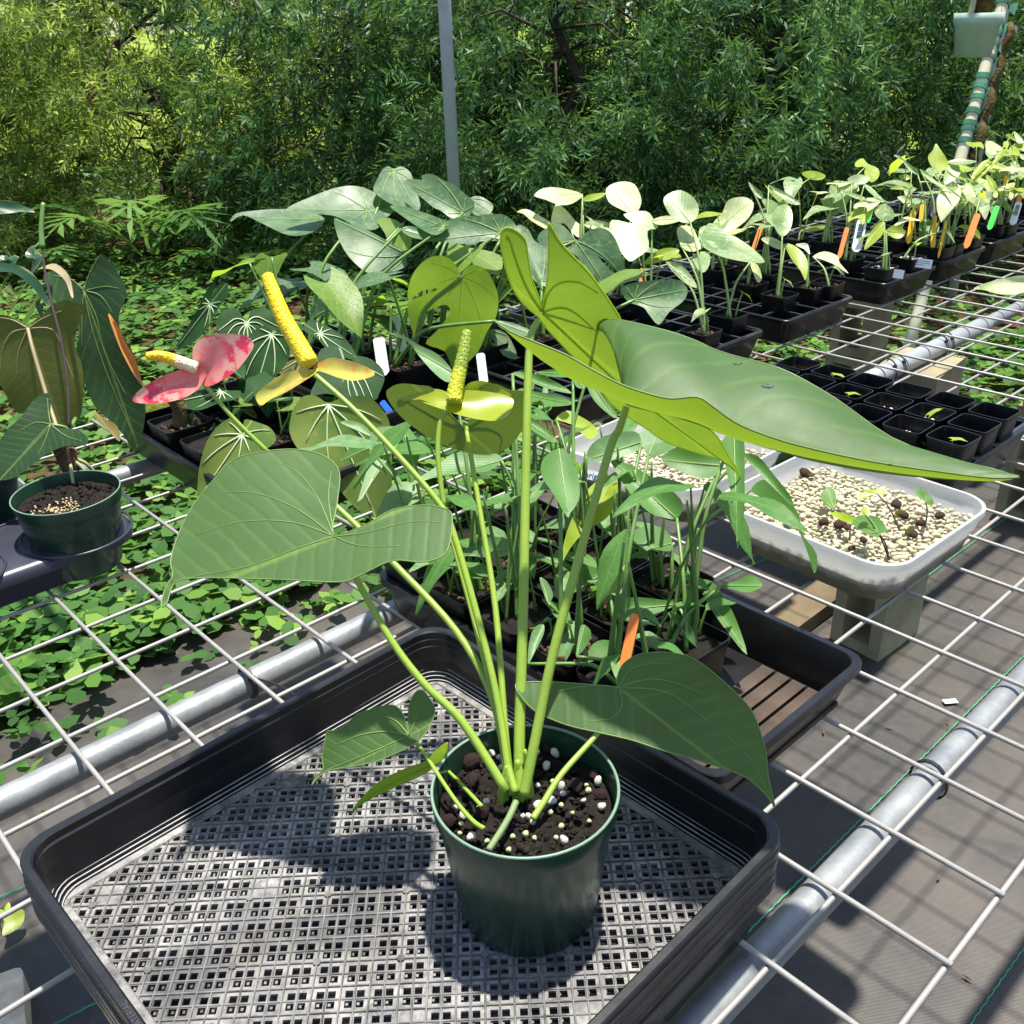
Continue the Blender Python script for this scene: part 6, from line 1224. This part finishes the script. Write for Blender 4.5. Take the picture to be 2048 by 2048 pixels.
# ---- carry tray with round green pots at left
M_slate = plain('slate_plastic', (.030, .032, .045), .30, .5, var=.2, scale=10)
t = empty('carry_tray', B(-.03, -.135, Z0), GA, 'slate coloured carry tray with round openings for green pots', 'tray'); rr = lambda d, z: rrect(.268 - d, .142 - d, .055, z, 9)
smooth_by_angle(MB().loops([rr(.022, 0), rr(.016, .030), rr(.010, .034), rr(.0, .036), rr(.0, .046), rr(.004, .052), rr(.012, .055), rr(.05, .0545)], True, True).build('body', M_slate, t), 40)
LP_ = []
for a, b, lb in ((.163, -.045, 'dark leaved anthurium on a woody stump in a round green pot of the carry tray'), (-.010, -.045, 'round green pot at the edge of the carry tray beside the stumped anthurium'), (.080, -.215, 'round green pot behind the stumped anthurium'), (-.10, -.215, 'round green pot farthest back in the carry tray')):
    p = empty('potted_anthurium', B(a, b, Z0 + .004), GA, lb, 'potted plant', 'dark leaved anthuriums in round green pots'); R, H = .0715, .113
    pm = round_pot(p, H, R, .052); q = [Vector(((R - .0011) * cos(2 * pi * k / 48), (R - .0011) * sin(2 * pi * k / 48), H + .0002)) for k in range(49)]; MB().tube(q, .0010, 6, False).build('rim', M_grim, None, True).parent = pm
    sm = soil_disc(R - .006, H - .016, p, seed=len(LP_)); l = []
    for i in range(260): an, r_ = rs.uniform(0, 6.28), (R - .010) * sqrt(rs.random()); l.append((PEB['chip' if i % 3 else 'lava'][i % 4], Matrix.Translation((r_ * cos(an), r_ * sin(an), H - .015)) @ Matrix.Rotation(rs.uniform(0, 6), 4, (rs.random(), rs.random(), .2)) @ Matrix.Scale(rs.uniform(.002, .006), 4)))
    o = link('bark_chips', scatter_mesh(None, l), M_chip, sm); o['kind'] = 'stuff'; l = []
    for i in range(90): l.append((PEB['bead'][0], Matrix.Translation((-.02 + rs.gauss(0, .016), -.018 + rs.gauss(0, .014), H - .012)) @ Matrix.Scale(rs.uniform(.0014, .0022), 4)))
    o = link('fertiliser_grains', scatter_mesh(None, l), plain('tan_grain', (.45, .34, .17), .7), sm); o['kind'] = 'stuff'
    ring = [Vector(((.074) * cos(2 * pi * k / 40), .074 * sin(2 * pi * k / 40), .055)) + Vector((a + .03, -(b + .135), 0)) for k in range(41)]; MB().tube(ring, .0022, 6, False).build('opening_rim', M_slate, t, True)
    LP_.append(p)
p = LP_[0]; c0 = B(.163, -.045, Z0 + .1)
M_husk = plain('fibrous_husk', (.11, .062, .036), .9, .2, var=.5, scale=60, bscale=140, bstr=1, bdist=.004)
sc = at(Z4(400, 1260), Z0 + .105)
stem3([sc, sc + Vector((-.004, 0, .022)), sc + Vector((-.010, .004, .055))], .013, .016, M_husk, 'stump', p, 10)
for k in range(14):
    an = rs.uniform(0, 6.28); b0 = sc + Vector((0, 0, rs.uniform(.025, .06))); stem3([b0, b0 + Vector((cos(an) * .015, sin(an) * .015, .006)), b0 + Vector((cos(an) * .026, sin(an) * .026, rs.uniform(-.012, .012)))], .003, .0008, M_husk, 'husk', p, 5)
for k in range(5):
    an = rs.uniform(0, 6.28); stem3([sc + Vector((0, 0, .028)), sc + Vector((cos(an) * .018, sin(an) * .018, .014)), sc + Vector((cos(an) * .028, sin(an) * .028, -.004))], .003, .0025, plain('pale_root', (.30, .32, .14), .5) if k == 0 else bpy.data.materials['pale_root'], 'aerial_root', p, 6)
DL = depth(sc); HV = dict(npts=320, sub=4, vmat=M_anv, parent=p, vr=.0011)
top = sc + Vector((-.008, .004, .05))
VU = plain('pinkish_vein', (.30, .25, .12), .5)
o, S3, n = traced([(150, 468), (190, 430), (230, 400), (280, 345), (330, 328), (370, 323), (405, 340), (442, 343), (452, 370), (422, 450), (402, 560), (442, 680), (446, 830), (425, 960), (330, 1005), (230, 960), (150, 930), (90, 925), (30, 830), (-30, 700), (-60, 500), (-40, 405), (40, 408), (100, 440)], (150, 475), DL + .03, M_velu, Z4, T=(330, 1005), nrm=(.1, -.97, .2), cup=-.06, **{**HV, 'vmat': VU}, veinlines=[[(150, 475), (190, 600), (230, 750), (290, 960)], [(150, 475), (230, 420), (330, 380)], [(150, 475), (280, 480), (340, 600), (400, 760)], [(150, 475), (70, 430), (-10, 415)], [(150, 475), (60, 500), (10, 600), (0, 720)], [(150, 475), (100, 600), (90, 740)]])
stem3([top, adep(Z4(270, 900), DL + .01), adep(Z4(180, 600), DL + .02), S3], .0032, .0026, VU, 'petiole', p, 8)
o, S3, n = traced([(450, 270), (470, 220), (500, 150), (540, 72), (600, 130), (660, 220), (677, 300), (640, 400), (650, 500), (720, 620), (772, 820), (778, 960), (740, 1112), (680, 1062), (600, 980), (500, 880), (440, 720), (408, 600), (425, 450), (300, 330), (250, 250), (238, 182), (330, 168), (400, 230)], (450, 272), DL + .09, M_vel, Z4, T=(740, 1112), nrm=(.1, -.95, .3), cup=.06, **HV, veinlines=[[(450, 272), (500, 500), (590, 760), (735, 1090)], [(450, 272), (560, 250), (640, 260)], [(450, 272), (480, 180), (530, 90)], [(450, 272), (380, 210), (270, 190)], [(450, 272), (520, 420), (560, 600), (690, 860)], [(450, 272), (440, 420), (440, 600)], [(450, 272), (540, 300), (610, 400)]])
stem3([top, adep(Z4(440, 850), DL + .12), adep(Z4(430, 450), DL + .13), S3], .0032, .0026, M_stg, 'petiole', p, 8)
traced([(580, 400), (620, 440), (680, 560), (730, 650), (763, 782), (700, 690), (640, 570)], (600, 420), DL + .07, plain('orange_curled_edge', (.62, .24, .05), .6, var=.2, scale=60), Z4, T=(763, 782), nrm=(.3, -.9, .2), npts=60, parent=p, name='curled_leaf_edge')
o, S3, n = traced([(270, 985), (272, 900), (270, 822), (190, 850), (120, 942), (80, 980), (30, 1030), (-40, 1150), (-30, 1240), (0, 1287), (60, 1282), (130, 1242), (250, 1150), (350, 1107), (450, 1102), (473, 1070), (420, 1020), (330, 1010)], (272, 990), DL - .035, M_vel, Z4, T=(0, 1287), nrm=(-.1, -.7, .7), cup=.08, **HV, veinlines=[[(272, 990), (180, 1080), (90, 1190), (10, 1280)], [(272, 990), (350, 1050), (440, 1080)], [(272, 990), (260, 920), (255, 850)], [(272, 990), (190, 980), (100, 1030)], [(272, 990), (240, 1080), (200, 1160)]])
stem3([top, S3 + Vector((.02, .005, -.01)), S3], .003, .0024, M_stg, 'petiole', p, 8)
stem_px([(370, 1010), (365, 800), (330, 550), (275, 330), (240, 160), (228, 40)], DL + .01, DL + .03, .0026, .0018, M_dkst, cv=Z4, parent=p, name='peduncle')
stem_px([(228, 40), (222, -60), (232, -200)], DL + .03, DL + .03, .0045, .0030, M_stg, cv=Z4, parent=p, name='spadix')
traced([(200, 160), (240, 140), (300, 128), (370, 190), (394, 300), (380, 300), (350, 220), (290, 165), (230, 152)], (235, 148), DL + .03, plain('faded_spathe', (.34, .27, .15), .6), Z4, T=(394, 300), npts=50, parent=p, name='spathe')
traced([(505, 920), (560, 955), (630, 1000), (642, 1082), (570, 1012), (520, 970)], (510, 925), DL + .05, M_crb, Z4, npts=40, parent=p)
# striped strap leaf plant at the left edge
ds = 1.75; rt = at((-190, 1060), 0.0)
t = empty('strap_leaf_plant', rt, 0, 'dark green strap leaf plant with cream leaf edges at the left edge', 'plant')
M_strap = leaf_mat('striped_strap_leaf', (.030, .080, .040), vein=(.20, .28, .10), trans=(.2, .35, .05), tw=.3, rough=.35, edge=(.50, .52, .22), var=.3)
def strap(P0, P1, P2, wd):
    q = catmull([P0, P0.lerp(P1, .5) + Vector((0, 0, .03)), P1, P1.lerp(P2, .55) + Vector((0, 0, .015)), P2], 5); n = len(q); v, uv, f = [], [], []
    for i, c in enumerate(q):
        d = (q[min(i + 1, n - 1)] - q[max(i - 1, 0)]).normalized(); s_ = d.cross((CAM - c).normalized() * .6 + UPV).normalized(); w_ = wd * min(1, (n - 1 - i) / n * 2.5 + .02)
        for k in (-1, -.5, 0, .5, 1): v.append(c + s_ * w_ * k + UPV * abs(k) * w_ * .3); uv.append((.5 + .5 * k, i / (n - 1)))
    f = [(i * 5 + j, i * 5 + j + 1, (i + 1) * 5 + j + 1, (i + 1) * 5 + j) for i in range(n - 1) for j in range(4)]; me = mesh('leaf', v, f, True); ul = me.uv_layers.new(name='UVMap'); li = np.empty(len(me.loops), np.int32); me.loops.foreach_get('vertex_index', li); ul.data.foreach_set('uv', np.array(uv, np.float32)[li].ravel()); wparent(link('leaf', me, M_strap), t)
def strap2(ol, S, d_, **kw): o, S3, n = traced(ol, S, d_, M_strap, parent=t, **kw); return S3
for ol, S, cv_, d_ in (([(-40, 126), (60, 128), (150, 160), (220, 235), (264, 345), (250, 352), (200, 285), (120, 205), (40, 168), (-40, 172)], (-40, 150), Z4, 1.8), ([(-30, 1112), (60, 1108), (120, 1130), (195, 1172), (120, 1168), (50, 1178), (-30, 1178)], (-30, 1145), Z1, 2.0), ([(-30, 1440), (40, 1455), (120, 1480), (200, 1540), (235, 1600), (180, 1560), (90, 1510), (-30, 1490)], (-30, 1465), Z1, 1.85)):
    S3 = strap2(ol, S, d_, cv=cv_, npts=60, nrm=(.2, -.6, .7)); stem3([rt, rt.lerp(S3, .6) + Vector((-.05, 0, .05)), S3], .008, .005, M_stg, 'leaf_base', t, 6)
for a, b, c, d_ in (((20, 640), (14, 560), (10, 510), 2.3), ((60, 640), (58, 560), (70, 490), 2.4), ((70, 660), (80, 600), (84, 640), 2.2)):
    P2 = adep(c, d_); P1 = adep(b, d_); strap(Vector((rt.x + rs.uniform(-.04, .04), rt.y + rs.uniform(-.04, .04), 0)), P1, P2, .018)
# pale leaf reaching in from a pot past the right edge
q = Pot(1.66, .965, .085, .080, Z0, 'pale long leaf reaching over the mesh from a pot at the bench edge', None, gk=0)
attach([q], [L(M_var, (1932, 925), (1990, 960), (1932, 1028), (1800, 1040), (1700, 1015), (1632, 1003), (1750, 958), S=(1975, 965), cv=Z7, npts=50, dd=.0)], M_stv)
# weed sprouting through the mat
P = at(Z13(20, 900), 0); t = empty('weed_sprout', P, 0, 'small bright weed with a toothed leaf growing through the mat', 'weed'); d = depth(P)
traced([(20, 830), (0, 800), (-10, 770), (40, 775), (110, 770), (118, 810), (100, 850), (60, 880), (10, 895)], (10, 790), d - .02, M_lime, Z13, npts=50, parent=t); traced([(35, 780), (20, 765), (42, 735), (52, 760)], (35, 780), d - .02, M_lime, Z13, npts=20, parent=t); stem3([P, P + Vector((0, 0, .03)), adep(Z13(12, 800), d - .02)], .0015, .001, M_stg, 'stem', t, 5)
